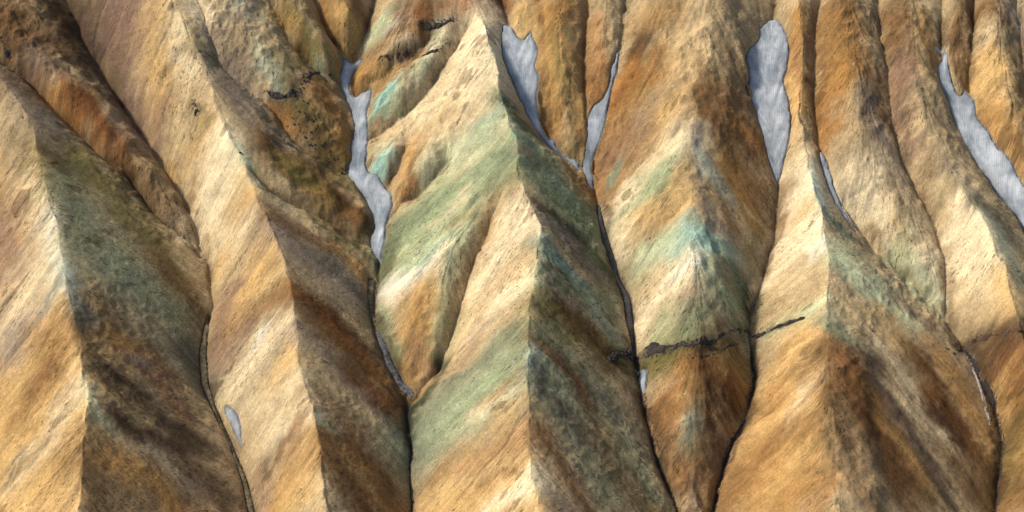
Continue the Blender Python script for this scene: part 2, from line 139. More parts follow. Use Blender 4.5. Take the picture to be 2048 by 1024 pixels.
DEPOSITS_AND_SHADING = [  # mineral zones; some darker tones stand in for soft cloud shadow and shade
 ('gold', 25.38, 1, [(-201.23, 52.22), (-186.87, 5.98), (-172.84, -51.73), (-170.71, -106.3), (-214.27, -34.89)]),
 ('cream', 7.81, 0.7, [(-199.78, 40.61), (-182.51, 4.34), (-171.1, -27.02)]),
 ('mauve', 11.71, 0.85, [(-201.21, 3.9), (-192.22, -14.8)]),
 ('mauve', 7.81, 0.6, [(-188.71, -45.78), (-193.72, -32.77)]),
 ('white', 3.9, 0.6, [(-176.87, 0.45), (-171.46, -19.5), (-171.25, -30.59)]),
 ('cream', 8.78, 0.7, [(-182.89, -22.4), (-189.34, -34.56)]),
 ('grey', 5.86, 0.5, [(-181.8, -37.55), (-185.49, -47.05)]),
 ('orange', 6.83, 0.3, [(-177.55, -39.15), (-166.67, -53.82), (-168.69, -67.63)]),
 ('brown', 4.29, 0.7, [(-175.41, -61.66), (-167.94, -58.85)]),
 ('dkbrown', 3.9, 0.6, [(-166.77, -88.03), (-176.23, -95.41)]),
 ('brown', 5.86, 0.5, [(-194.03, 27.93), (-198.01, 34.65)]),
 ('brown', 3.12, 0.6, [(-187.71, 24.09), (-183.94, 14.75)]),
 ('cream', 5.86, 0.6, [(-158.61, -70.89), (-164.56, -83.39), (-175.94, -97.3)]),
 ('gold', 7.81, 0.7, [(-157.56, -92.8), (-167.27, -103.94)]),
 ('rust', 2.93, 0.4, [(-168.71, -53.14), (-176.39, -68.52), (-183.3, -74.94)]),
 ('taupe', 9.76, 1, [(-205.95, 67.5), (-192.84, 57.87), (-178.95, 42.18)]),
 ('olive', 15.62, 0.8, [(-178.38, 27.21), (-156.44, 2.72), (-134.28, -15.13)]),
 ('greygreen', 9.76, 0.6, [(-173.83, 21.63), (-154.45, 1.41), (-135.96, -16.25)]),
 ('tan', 7.81, 0.5, [(-162.37, 18.43), (-141.48, -0.25)]),
 ('taupe', 5.86, 0.6, [(-193.05, 49.35), (-179.68, 35.31)]),
 ('dkbrown', 2.73, 0.7, [(-186.63, 32.99), (-177.95, 24.55)]),
 ('olive', 7.81, 0.8, [(-174.3, 36.34), (-163.83, 28.64)]),
 ('olive', 7.81, 0.7, [(-151.43, 19.85), (-128.82, 2.35)]),
 ('umber', 5.86, 0.6, [(-136.35, 3.06), (-122.03, -9.86)]),
 ('greygreen', 11.71, 0.6, [(-159.9, -23.21), (-137.74, -31.68), (-121.5, -36.21)]),
 ('tan', 5.86, 0.5, [(-156.69, -21.02), (-134.02, -33.5)]),
 ('paleb', 2.34, 0.7, [(-168.94, -23.86), (-163.45, -35.1), (-158.08, -41.88)]),
 ('greygreen', 7.81, 0.6, [(-173.05, 5.1), (-157.99, -11.75), (-148.6, -15.33)]),
 ('umber', 7.81, 0.6, [(-158.63, -32.21), (-141.67, -42.08), (-126.29, -54.4)]),
 ('ochre', 2.73, 0.7, [(-150.41, -41.34), (-129.72, -54.69), (-120.12, -62.29)]),
 ('taupe', 2.73, 0.8, [(-142.51, -48.88), (-129.72, -54.69), (-116.62, -62.27)]),
 ('rust', 4.29, 0.5, [(-134.98, -53.98), (-118.23, -63.44)]),
 ('slate', 4.88, 0.8, [(-125.52, -30.98), (-113.18, -44.99)]),
 ('dkbrown', 3.9, 0.7, [(-160.4, -43.56), (-154.59, -54.16), (-144.31, -61.06)]),
 ('dkbrown', 3.9, 0.75, [(-144.31, -61.06), (-133.46, -66.04), (-122.8, -69.04), (-112.09, -71.42)]),
 ('black', 2.73, 0.5, [(-157.62, -56.44), (-145.29, -66.39)]),
 ('black', 2.73, 0.4, [(-127.83, -70.18), (-116.18, -73.96)]),
 ('dkbrown', 3.9, 0.9, [(-142.42, -75.54), (-132.07, -77.47), (-123.67, -76.47)]),
 ('pgreen', 2.73, 0.6, [(-153.55, -69.75), (-149.37, -79.91), (-143.03, -84.17)]),
 ('tan', 2.73, 0.5, [(-143.03, -84.17), (-134.3, -87.22)]),
 ('umber', 11.71, 0.6, [(-149.74, -97.21), (-135.52, -105.45), (-116.25, -97.56)]),
 ('ochre', 5.08, 0.8, [(-140.14, -94.38), (-129.85, -96.77), (-119.08, -102.98)]),
 ('dkbrown', 4.29, 0.6, [(-150.25, -93.4), (-145.96, -114.19)]),
 ('dkbrown', 5.86, 0.7, [(-117.93, -81.72), (-105.04, -89.43)]),
 ('taupe', 3.9, 0.5, [(-131.37, -83.43), (-113.62, -89.94)]),
 ('brown', 11.71, 1, [(-211.01, 89.77), (-197.39, 77.11), (-188.5, 69.91)]),
 ('taupe', 5.86, 0.7, [(-197.47, 78.59), (-186.39, 69.66)]),
 ('cream', 1.76, 0.8, [(-186.33, 68.84), (-181.25, 68.32)]),
 ('ochre', 5.08, 0.9, [(-186.22, 64.93), (-175.43, 56.22)]),
 ('rust', 5.08, 1, [(-177.94, 65.02), (-167.18, 56.28), (-154.31, 44.58)]),
 ('orange', 2.73, 0.6, [(-166.84, 50.88), (-154.21, 43.02)]),
 ('umber', 5.47, 0.9, [(-154.31, 44.58), (-139.49, 32.2), (-129.38, 24.98)]),
 ('brown', 3.9, 0.7, [(-160.57, 44.25), (-145.44, 30.7)]),
 ('dkbrown', 8.98, 0.95, [(-191.48, 103.85), (-177.99, 89.42), (-164.66, 76.4)]),  # dark browns and purple here paint the shade on the spur's flank
 ('dkbrown', 4.68, 0.8, [(-164.66, 76.4), (-150.95, 60.07), (-139.32, 45.46)]),
 ('purple', 5.86, 0.5, [(-179.44, 101.14), (-167.3, 82.35)]),
 ('black', 1.56, 0.9, [(-209.23, 82.0), (-206.98, 78.39)]),
 ('black', 0.78, 0.9, [(-194.69, 93.88), (-191.99, 92.69)]),
 ('black', 1.17, 0.8, [(-170.01, 69.95), (-166.31, 66.72)]),
 ('black', 0.98, 0.8, [(-159.1, 72.42), (-154.46, 66.68)]),
 ('black', 0.98, 0.9, [(-155.26, 39.35), (-151.93, 37.52)]),
 ('black', 0.78, 0.8, [(-186.18, 82.32), (-183.18, 81.46)]),
 ('mauve', 11.71, 1, [(-164.73, 105.97), (-154.07, 81.36), (-148.75, 64.16)]),
 ('sand', 11.71, 1, [(-142.29, 96.46), (-136.05, 69.37), (-137.16, 50.74)]),
 ('gold', 5.47, 0.9, [(-151.23, 100.56), (-145.38, 81.79), (-142.14, 65.55)]),
 ('cream', 3.9, 0.6, [(-140.9, 92.35), (-130.12, 75.17)]),
 ('taupe', 5.08, 0.9, [(-124.83, 83.57), (-111.51, 68.45), (-99.22, 63.82), (-86.44, 51.91)]),
 ('taupe', 3.9, 0.8, [(-117.63, 70.67), (-106.57, 57.33)]),
 ('mauve', 4.68, 0.7, [(-142.25, 67.24), (-146.36, 56.7)]),
 ('tan', 3.9, 0.8, [(-138.42, 54.22), (-138.1, 43.36)]),
 ('ochre', 2.34, 0.6, [(-140.53, 47.52), (-136.86, 40.86)]),
 ('gold', 3.9, 0.7, [(-126.59, 53.3), (-130.52, 46.86)]),
 ('olive', 1.56, 0.6, [(-162.3, 89.18), (-159.89, 85.95)]),
 ('olive', 1.37, 0.6, [(-170.22, 87.66), (-163.75, 77.53)]),
 ('black', 1.76, 0.9, [(-130.32, 62.44), (-128.63, 59.22)]),
 ('black', 0.98, 0.6, [(-126.82, 57.42), (-123.49, 55.32)]),
 ('olive', 2.34, 0.5, [(-131.18, 58.92), (-124.49, 54.08)]),
 ('umber', 1.17, 0.7, [(-131.25, 37.32), (-127.36, 22.63)]),
 ('cream', 4.68, 0.8, [(-130.77, 104.08), (-121.5, 92.95)]),
 ('cream', 4.29, 0.9, [(-115.22, 93.93), (-108.62, 88.0)]),
 ('paleb', 3.51, 0.7, [(-116.05, 104.98), (-107.59, 102.07)]),
 ('olive', 2.34, 0.5, [(-133.57, 91.98), (-124.83, 83.57), (-114.55, 80.34)]),
 ('taupe', 3.9, 0.7, [(-123.76, 95.16), (-112.49, 81.58)]),
 ('sand', 9.76, 1, [(-117.45, 42.95), (-120.84, 25.79), (-117.87, 9.19)]),
 ('cream', 7.03, 1, [(-114.3, 44.47), (-119.0, 31.21), (-125.22, 23.12)]),
 ('gold', 5.47, 0.9, [(-103.34, 18.94), (-109.47, 14.53), (-115.52, 7.23)]),
 ('cream', 4.68, 0.8, [(-115.87, 13.64), (-104.83, 8.2)]),
 ('gold', 7.03, 1, [(-96.23, 3.39), (-97.32, -11.91), (-107.13, -17.7)]),
 ('mauve', 5.08, 0.9, [(-112.12, -8.33), (-110.79, -23.24), (-111.96, -33.81)]),
 ('orange', 3.51, 0.45, [(-87.86, -18.21), (-96.53, -23.36), (-104.38, -26.72)]),
 ('rust', 1.56, 0.5, [(-88.65, -21.55), (-96.26, -27.18)]),
 ('gold', 3.12, 0.8, [(-85.94, -17.2), (-88.39, -25.48)]),
 ('cream', 7.81, 0.7, [(-85.69, -36.23), (-97.3, -41.09), (-104.77, -49.22)]),
 ('white', 2.34, 0.6, [(-91.86, -33.07), (-95.6, -36.64)]),
 ('mauve', 2.73, 0.6, [(-98.21, -28.04), (-107.72, -35.96)]),
 ('gold', 3.9, 0.8, [(-81.11, -46.18), (-88.6, -52.52)]),
 ('cream', 5.08, 0.5, [(-80.35, -58.94), (-90.24, -58.19), (-98.0, -61.85)]),
 ('cream', 4.68, 0.8, [(-73.98, -70.15), (-83.61, -71.35), (-91.41, -72.98)]),
 ('rust', 2.34, 0.7, [(-79.67, -71.98), (-85.29, -76.58)]),
 ('rust', 1.56, 0.6, [(-77.51, -76.35), (-83.09, -80.99)]),
 ('gold', 7.81, 0.9, [(-73.29, -83.57), (-78.52, -93.31), (-84.13, -97.37)]),
 ('ochre', 5.86, 0.6, [(-84.76, -86.17), (-88.36, -92.8)]),
 ('mauve', 4.68, 0.7, [(-95.13, -79.27), (-92.57, -89.61)]),
 ('dkbrown', 1.76, 0.8, [(-93.13, -78.5), (-90.97, -81.4)]),
 ('tan', 2.73, 0.8, [(-107.75, -49.53), (-102.1, -61.02), (-95.27, -76.37)]),
 ('taupe', 7.81, 1, [(-94.58, 8.71), (-78.77, -0.5), (-59.45, -8.73)]),
 ('pgreen', 1.95, 0.8, [(-111.04, 41.91), (-104.69, 35.23)]),
 ('turq', 1.76, 0.4, [(-102.05, 27.77), (-92.1, 23.05), (-87.87, 18.93)]),
 ('tan', 3.12, 0.8, [(-95.91, 23.11), (-79.85, 14.65), (-64.11, 8.55)]),
 ('brown', 3.9, 0.8, [(-96.87, 13.16), (-85.16, 9.02), (-71.69, 6.8)]),
 ('ochre', 3.51, 0.8, [(-69.96, 10.11), (-56.14, 2.31)]),
 ('olive', 2.73, 0.7, [(-76.51, 20.85), (-60.44, 12.68)]),
 ('slate', 3.12, 0.6, [(-75.0, -0.55), (-59.56, -6.52)]),
 ('umber', 7.81, 1, [(-80.95, -21.97), (-65.6, -31.38), (-50.25, -41.25), (-42.61, -45.94)]),
 ('rust', 3.9, 0.45, [(-83.04, -18.44), (-69.58, -26.76), (-54.25, -35.94)]),
 ('dkbrown', 3.12, 0.6, [(-66.04, -24.23), (-54.52, -30.87)]),
 ('taupe', 4.29, 0.9, [(-79.82, -37.7), (-64.63, -47.54), (-49.54, -56.76), (-40.14, -63.48)]),
 ('tan', 1.95, 0.6, [(-79.68, -39.86), (-68.13, -49.61), (-56.84, -56.68)]),
 ('umber', 4.68, 0.9, [(-61.1, -45.37), (-47.84, -53.61), (-39.47, -56.43)]),
 ('rust', 2.73, 0.6, [(-47.92, -51.61), (-42.31, -54.29)]),
 ('black', 1.17, 0.7, [(-47.78, -55.27), (-46.61, -56.75)]),
 ('umber', 5.86, 0.5, [(-70.72, -64.95), (-56.07, -71.59), (-41.38, -80.23)]),
 ('umber', 5.86, 0.9, [(-69.73, -79.92), (-60.23, -92.89), (-51.13, -100.96)]),
 ('umber', 5.86, 0.9, [(-61.12, -76.9), (-48.31, -85.2), (-40.9, -93.76)]),
 ('ochre', 3.51, 0.5, [(-58.96, -83.97), (-47.99, -92.96)]),
 ('greygreen', 1.56, 0.7, [(-72.02, -72.21), (-66.47, -75.86)]),
 ('brown', 3.12, 0.6, [(-80.43, -28.97), (-72.5, -38.23)]),
 ('umber', 7.42, 1, [(-97.99, 49.68), (-81.33, 37.79), (-60.94, 24.78)]),
 ('olive', 4.29, 0.7, [(-93.77, 46.16), (-74.97, 30.48)]),
 ('dkbrown', 3.12, 0.6, [(-69.09, 30.56), (-58.0, 24.33)]),
 ('ochre', 1.95, 0.5, [(-80.96, 32.54), (-65.01, 27.62)]),
 ('taupe', 7.81, 1, [(-115.22, 93.93), (-99.93, 79.31), (-87.52, 74.42)]),
 ('tan', 5.86, 0.8, [(-113.29, 96.05), (-95.79, 78.08)]),
 ('pgreen', 3.51, 0.6, [(-106.56, 88.06), (-95.62, 74.47)]),
 ('paleb', 2.34, 0.7, [(-104.15, 81.66), (-98.83, 77.64)]),
 ('sand', 2.73, 0.9, [(-104.04, 79.18), (-100.72, 72.95)]),
 ('olive', 4.29, 0.7, [(-96.43, 88.62), (-84.26, 86.35)]),
 ('tan', 3.12, 0.7, [(-109.79, 103.95), (-96.62, 91.19)]),
 ('olive', 7.81, 0.9, [(-91.22, 66.46), (-78.74, 59.31), (-68.35, 50.91)]),
 ('umber', 5.86, 0.6, [(-86.97, 61.82), (-74.42, 51.5)]),
 ('orange', 2.54, 0.95, [(-97.96, 70.01), (-94.34, 66.49), (-91.11, 62.73)]),
 ('ochre', 5.08, 0.9, [(-79.74, 78.5), (-71.07, 66.73), (-68.73, 59.3)]),
 ('rust', 1.95, 0.5, [(-79.89, 80.98), (-73.38, 72.52)]),
 ('olive', 4.68, 1, [(-95.7, 108.31), (-84.57, 94.87)]),
 ('ochre', 2.73, 0.6, [(-98.01, 109.79), (-88.89, 97.18)]),
 ('umber', 2.34, 0.7, [(-88.92, 96.22), (-76.07, 84.17)]),
 ('pgreen', 1.56, 0.8, [(-81.38, 92.63), (-78.35, 89.4)]),
 ('olive', 2.73, 0.8, [(-80.34, 94.52), (-72.42, 91.71)]),
 ('ochre', 7.03, 1, [(-79.21, 112.94), (-70.39, 103.28)]),
 ('gold', 3.9, 0.8, [(-74.7, 109.04), (-69.42, 100.52)]),
 ('rust', 3.12, 0.7, [(-65.43, 112.8), (-61.46, 111.03)]),
 ('umber', 1.95, 0.6, [(-79.25, 109.6), (-74.93, 102.74)]),
 ('pgreen', 4.68, 1, [(-55.64, 102.18), (-47.12, 105.59), (-36.56, 108.43)]),
 ('white', 1.37, 0.7, [(-51.31, 101.71), (-36.54, 107.47)]),
 ('brown', 2.34, 0.8, [(-57.67, 97.48), (-40.67, 101.85)]),
 ('ochre', 5.86, 1, [(-63.87, 89.61), (-53.16, 89.95), (-44.79, 93.53)]),
 ('cream', 3.12, 0.9, [(-48.97, 93.51), (-41.66, 96.71)]),
 ('umber', 2.34, 0.7, [(-64.87, 86.7), (-53.09, 84.81)]),
 ('dkbrown', 1.76, 0.9, [(-53.18, 91.74), (-42.74, 93.37)]),
 ('gold', 2.73, 0.7, [(-59.56, 87.23), (-51.01, 86.84)]),
 ('rust', 8.2, 1, [(-38.62, 105.85), (-21.82, 104.83), (-5.07, 111.6)]),
 ('rust', 3.9, 0.9, [(-32.25, 100.07), (-19.71, 100.81)]),
 ('orange', 1.95, 0.6, [(-28.11, 104.9), (-13.44, 106.56)]),
 ('dkbrown', 1.95, 0.95, [(-39.6, 100.9), (-32.25, 100.07), (-23.89, 102.05)]),
 ('black', 0.98, 0.7, [(-37.5, 100.23), (-24.93, 101.29)]),
 ('orange', 1.56, 0.8, [(-41.67, 98.63), (-36.46, 98.9)]),
 ('pgreen', 3.9, 1, [(-30.08, 95.84), (-36.13, 83.22), (-46.39, 74.29)]),
 ('cream', 1.95, 0.8, [(-28.02, 97.66), (-33.1, 88.65)]),
 ('sage', 3.12, 0.9, [(-42.27, 78.24), (-50.53, 71.9)]),
 ('teal', 2.15, 1, [(-49.71, 81.44), (-55.98, 77.68), (-58.56, 71.99)]),
 ('turq', 1.56, 0.8, [(-48.67, 82.0), (-53.87, 78.39)]),
 ('brown', 2.34, 0.8, [(-50.53, 70.11), (-57.2, 67.84)]),
 ('brown', 1.76, 0.8, [(-24.89, 93.64), (-38.2, 76.61)]),
 ('umber', 1.37, 0.7, [(-40.67, 93.44), (-42.27, 78.24), (-44.34, 73.96)]),
 ('rust', 0.78, 0.9, [(-48.45, 68.84), (-55.74, 66.95)]),
 ('dkbrown', 1.17, 0.8, [(-36.32, 91.45), (-24.89, 94.82)]),
 ('turq', 4.68, 1, [(-48.9, 56.67), (-52.89, 51.84), (-55.55, 48.44)]),
 ('pgreen', 1.95, 0.8, [(-50.09, 60.06), (-56.38, 59.21)]),
 ('gold', 0.98, 0.9, [(-53.62, 54.76), (-52.92, 52.79)]),
 ('turq', 2.73, 0.9, [(-52.85, 48.94), (-57.07, 48.84)]),
 ('brown', 1.56, 0.9, [(-47.8, 48.48), (-51.84, 44.49)]),
 ('ochre', 1.95, 0.8, [(-45.77, 53.39), (-48.76, 45.35)]),
 ('sage', 13.66, 1, [(-4.8, 43.45), (-20.69, 27.99), (-38.48, 14.65)]),
 ('cream', 14.64, 1, [(-12.25, 91.71), (-17.26, 73.58), (-29.39, 60.84)]),
 ('sand', 7.81, 0.9, [(-25.34, 64.04), (-37.44, 53.0), (-45.86, 58.3)]),
 ('cream', 4.29, 0.8, [(-6.96, 73.38), (-1.81, 48.65)]),
 ('tan', 2.73, 0.4, [(-25.14, 52.88), (-29.14, 45.79)]),
 ('ochre', 3.32, 1, [(-41.21, 53.51), (-41.77, 44.91), (-42.92, 40.32)]),
 ('rust', 1.76, 0.7, [(-39.36, 47.58), (-42.31, 40.88)]),
 ('gold', 1.37, 0.6, [(-43.33, 53.56), (-44.21, 42.54)]),
 ('pgreen', 5.86, 0.6, [(-3.82, 50.62), (-16.9, 44.43), (-31.15, 42.17)]),
 ('cream', 3.12, 0.5, [(-1.8, 43.96), (-12.8, 38.15), (-20.81, 34.38)]),
 ('turq', 1.95, 0.35, [(-4.85, 55.56), (-14.95, 51.03)]),
 ('green', 6.64, 0.7, [(-4.76, 32.14), (-24.61, 22.9), (-44.68, 18.16)]),
 ('sage', 5.86, 0.7, [(-2.79, 38.28), (-18.66, 26.52)]),
 ('sage', 7.81, 0.8, [(-24.43, 15.06), (-38.13, 4.47)]),
 ('pgreen', 4.68, 0.7, [(-24.23, 5.28), (-37.89, -2.8)]),
 ('cream', 2.73, 0.45, [(-16.65, 25.4), (-30.38, 13.55)]),
 ('turq', 1.76, 0.3, [(-24.2, 4.07), (-37.97, -0.45)]),
 ('gold', 1.76, 0.35, [(-18.48, 14.83), (-26.25, 7.51)]),
 ('dkgreen', 2.34, 1, [(-48.58, 23.96), (-50.58, 12.59), (-50.44, -0.8)]),  # moss green, darkened with the gully's deep shade
 ('green', 2.73, 0.7, [(-47.2, 29.88), (-48.15, 13.17)]),
 ('white', 3.51, 0.85, [(-25.05, -2.87), (-36.82, -5.22), (-48.86, -4.78)]),
 ('cream', 3.12, 0.8, [(-24.13, 0.68), (-29.81, -10.4)]),
 ('gold', 8.98, 1, [(-33.6, -16.26), (-33.42, -26.17), (-37.1, -36.34)]),
 ('ochre', 5.47, 0.7, [(-36.51, -17.17), (-39.65, -24.86), (-37.12, -34.87)]),
 ('mauve', 3.9, 0.5, [(-37.2, -30.34), (-33.22, -39.53)]),
 ('sage', 2.34, 1, [(-50.39, -11.83), (-48.24, -22.1), (-45.07, -30.01)]),
 ('dkgreen', 1.56, 0.8, [(-51.45, -15.26), (-47.16, -25.82), (-43.0, -35.23)]),
 ('sage', 3.9, 0.8, [(-20.23, 1.56), (-22.98, -15.17), (-26.69, -29.49)]),
 ('olive', 2.34, 0.6, [(-21.1, -10.47), (-23.91, -23.89)]),
 ('ochre', 3.12, 0.7, [(-3.73, 17.07), (-10.55, 5.12), (-17.29, -8.33), (-21.08, -17.6)]),
 ('rust', 1.17, 0.4, [(-6.66, 12.61), (-14.42, -0.71)]),
 ('gold', 1.95, 0.8, [(1.18, 24.14), (-2.74, 14.76)]),
 ('cream', 8.59, 1, [(5.05, 6.18), (-2.7, -6.71), (-12.3, -18.01)]),
 ('sand', 6.64, 1, [(5.93, -12.74), (-6.49, -22.76), (-17.95, -30.49)]),
 ('cream', 5.08, 0.9, [(6.44, -24.17), (-4.56, -28.31), (-14.05, -34.82)]),
 ('tan', 5.86, 0.8, [(4.87, -36.95), (-12.11, -38.26), (-23.4, -47.28)]),
 ('mauve', 3.9, 0.4, [(-12.17, -31.75), (-22.52, -43.29)]),
 ('slate', 2.34, 0.6, [(4.84, -43.81), (-8.25, -45.9), (-23.36, -49.27)]),
 ('dkgreen', 1.37, 0.5, [(4.83, -46.4), (-8.23, -47.65), (-19.56, -49.0)]),
 ('dkbrown', 1.17, 0.7, [(4.86, -40.2), (-1.69, -42.31)]),
 ('greygreen', 13.66, 1, [(1.11, -53.77), (-15.62, -59.81), (-32.46, -67.55)]),
 ('sage', 7.03, 0.7, [(1.11, -53.77), (-10.01, -59.24), (-23.04, -65.37)]),
 ('cream', 3.12, 0.5, [(4.75, -65.77), (-6.25, -66.64), (-13.66, -67.08)]),
 ('orange', 2.73, 0.5, [(4.77, -59.98), (-2.58, -62.88), (-9.04, -63.93)]),
 ('gold', 3.12, 0.5, [(5.63, -72.66), (-4.37, -75.49)]),
 ('greygreen', 4.68, 0.7, [(-29.04, -51.98), (-34.85, -64.07)]),
 ('orange', 4.68, 0.55, [(5.58, -84.3), (-7.98, -84.14), (-26.46, -81.48)]),
 ('brown', 4.29, 0.5, [(-28.34, -81.32), (-33.79, -88.7)]),
 ('gold', 9.76, 1, [(4.6, -104.82), (-11.46, -100.95), (-28.0, -95.88)]),  # gold and cream paint the foot of the central ridge as sunlit
 ('cream', 3.12, 0.9, [(6.73, -100.88), (1.06, -104.8), (-9.63, -104.6)]),
 ('rust', 1.37, 0.5, [(2.86, -95.24), (-13.36, -93.24)]),
 ('dkgreen', 2.54, 1, [(-27.24, -33.41), (-30.12, -47.17), (-35.79, -51.23), (-38.05, -60.13)]),  # mossy wedge; its deep shade is painted into the green and black
 ('black', 1.37, 0.6, [(-27.61, -34.91), (-34.84, -50.77), (-38.5, -57.9)]),
 ('slate', 1.95, 0.6, [(-36.31, -66.81), (-35.96, -78.41)]),
 ('green', 3.9, 1, [(-3.85, 61.31), (3.24, 54.06), (11.34, 49.98)]),
 ('dkgreen', 2.34, 0.8, [(-2.84, 59.54), (3.23, 50.35)]),
 ('teal', 2.34, 0.9, [(2.8, 42.72), (9.25, 43.9)]),
 ('green', 11.71, 1, [(9.14, 31.91), (21.04, 23.13), (34.98, 14.79)]),
 ('taupe', 2.73, 0.9, [(5.18, 36.5), (13.2, 35.68), (23.33, 36.01)]),
 ('green', 4.68, 0.8, [(13.23, 38.61), (25.4, 37.6), (32.32, 27.91)]),
 ('teal', 2.34, 0.3, [(15.16, 31.79), (29.16, 24.73)]),
 ('purple', 2.73, 0.8, [(7.04, 14.42), (14.84, 9.55), (20.72, 6.8)]),
 ('dkgreen', 5.86, 0.8, [(16.8, 8.57), (30.5, 0.07), (38.32, -5.49)]),
 ('taupe', 2.54, 0.85, [(12.86, 7.83), (24.6, 2.62), (36.27, -7.12)]),
 ('teal', 4.29, 0.8, [(10.76, -5.99), (16.53, -10.3), (24.27, -13.49)]),
 ('green', 4.68, 0.8, [(12.59, -16.79), (26.11, -18.62), (39.99, -15.4)]),
 ('rust', 1.37, 0.6, [(14.54, -14.6), (18.41, -14.24)]),
 ('olive', 7.81, 0.9, [(12.48, -28.82), (25.75, -35.63), (39.23, -37.59)]),
 ('pgreen', 1.56, 0.7, [(10.7, -13.69), (8.71, -24.66)]),
 ('umber', 1.17, 0.6, [(11.49, -33.35), (14.3, -36.0)]),
 ('rust', 0.78, 0.6, [(11.56, -24.83), (24.14, -19.91)]),
 ('umber', 4.29, 0.8, [(20.12, -28.63), (31.51, -36.22), (39.16, -39.77)]),
 ('greygreen', 2.73, 0.6, [(30.03, -18.13), (43.53, -27.81)]),
 ('teal', 2.73, 0.5, [(31.86, -23.31), (37.53, -30.17)]),
 ('olive', 13.66, 0.7, [(14.09, -52.81), (28.69, -71.1), (43.0, -89.62)]),
 ('greygreen', 11.71, 0.7, [(10.34, -54.88), (23.12, -70.2), (37.46, -88.5)]),
 ('slate', 4.68, 0.5, [(10.29, -61.01), (22.99, -76.26)]),
 ('umber', 3.51, 0.8, [(7.62, -47.43), (17.8, -54.89), (28.95, -60.7)]),
 ('umber', 4.29, 0.8, [(8.3, -81.25), (17.21, -92.71), (27.8, -105.14)]),
 ('greygreen', 3.9, 0.6, [(32.93, -54.13), (43.89, -68.18), (52.49, -86.86)]),
 ('brown', 5.86, 0.6, [(28.63, -73.16), (39.36, -87.49), (48.26, -97.02)]),
 ('purple', 1.95, 0.6, [(7.53, -60.31), (17.58, -69.23), (28.47, -79.28)]),
 ('umber', 2.73, 0.6, [(25.14, -62.97), (36.13, -72.91)]),
 ('taupe', 2.73, 0.8, [(8.16, -100.41), (15.2, -107.31), (20.45, -112.51)]),
 ('taupe', 1.56, 0.6, [(14.49, -19.68), (29.76, -28.91)]),
 ('taupe', 1.17, 0.6, [(23.59, -47.36), (44.07, -63.78)]),
 ('paleb', 1.56, 0.5, [(7.23, -49.78), (7.16, -60.47)]),
 ('ochre', 11.71, 1, [(17.98, 102.54), (19.82, 81.7), (21.73, 65.07)]),
 ('gold', 6.64, 0.7, [(20.96, 90.1), (22.86, 75.15)]),
 ('gold', 5.08, 1, [(3.36, 107.71), (4.4, 98.57)]),
 ('olive', 1.56, 0.6, [(15.87, 99.15), (25.78, 60.15)]),
 ('tan', 3.12, 0.7, [(23.78, 64.98), (25.75, 55.89)]),
 ('green', 2.34, 0.9, [(25.75, 54.04), (28.19, 51.9)]),
 ('green', 1.56, 0.7, [(24.17, 95.24), (26.28, 95.29)]),
 ('brown', 2.73, 0.6, [(15.64, 69.98), (17.63, 60.26)]),
 ('orange', 4.68, 1, [(36.79, 99.93), (36.46, 84.02), (35.3, 74.4)]),
 ('rust', 2.34, 0.8, [(34.23, 71.34), (36.39, 79.06)]),
 ('rust', 1.56, 0.6, [(31.04, 99.79), (30.6, 75.51)]),
 ('tan', 2.34, 0.7, [(41.07, 103.98), (45.15, 97.5)]),
 ('tan', 23.42, 1, [(63.76, 98.79), (81.65, 87.8), (94.45, 88.67)]),
 ('gold', 11.71, 0.6, [(64.9, 78.03), (72.06, 58.84), (56.23, 60.83)]),
 ('sand', 7.81, 0.7, [(77.51, 87.72), (74.46, 66.9)]),
 ('ochre', 7.81, 0.6, [(65.88, 100.39), (57.56, 98.3)]),
 ('brown', 5.86, 0.6, [(93.99, 80.52), (97.69, 68.09)]),
 ('ochre', 13.66, 1, [(54.45, 67.56), (46.03, 54.76), (39.8, 45.8)]),
 ('dkbrown', 4.29, 0.85, [(58.26, 89.37), (51.96, 84.64)]),
 ('umber', 4.29, 0.6, [(52.91, 82.35), (48.5, 71.41)]),
 ('orange', 4.68, 1, [(49.71, 77.99), (43.53, 74.59), (40.43, 71.64)]),
 ('orange', 2.73, 0.5, [(63.2, 85.42), (58.72, 74.26)]),
 ('tan', 5.86, 0.7, [(64.54, 69.54), (54.13, 57.65)]),
 ('mauve', 7.81, 0.6, [(52.02, 54.47), (41.87, 48.69)]),
 ('gold', 4.68, 0.8, [(73.07, 58.75), (63.87, 53.2)]),
 ('teal', 1.76, 0.7, [(43.79, 45.95), (40.7, 41.53)]),
 ('greygreen', 1.76, 0.7, [(43.77, 44.99), (39.67, 40.12)]),
 ('cream', 5.47, 1, [(71.42, 45.95), (61.25, 38.74), (49.22, 31.59)]),
 ('tan', 2.73, 0.6, [(73.17, 60.83), (63.8, 51.34)]),
 ('umber', 5.08, 0.9, [(77.14, 58.98), (85.93, 49.53), (98.34, 45.77)]),
 ('brown', 7.81, 0.9, [(82.55, 64.15), (94.7, 54.47)]),
 ('orange', 2.73, 0.8, [(90.5, 55.19), (100.93, 52.4)]),
 ('taupe', 3.12, 0.8, [(74.55, 48.19), (74.88, 35.38)]),
 ('sage', 6.64, 1, [(59.02, 32.81), (48.99, 25.08), (41.0, 17.95)]),
 ('green', 2.73, 0.7, [(61.79, 29.36), (56.62, 21.32)]),
 ('gold', 4.29, 1, [(54.62, 19.44), (49.7, 16.98)]),
 ('cream', 4.68, 0.9, [(44.86, 17.41), (42.76, 9.96)]),
 ('cream', 4.68, 0.9, [(47.23, 30.52), (39.32, 27.49)]),
 ('gold', 3.9, 0.6, [(66.64, 29.39), (69.89, 16.07)]),
 ('gold', 3.9, 0.7, [(64.35, 21.78), (62.13, 13.67)]),
 ('paleb', 4.68, 0.55, [(75.0, 37.62), (78.51, 27.99), (82.05, 19.01)]),
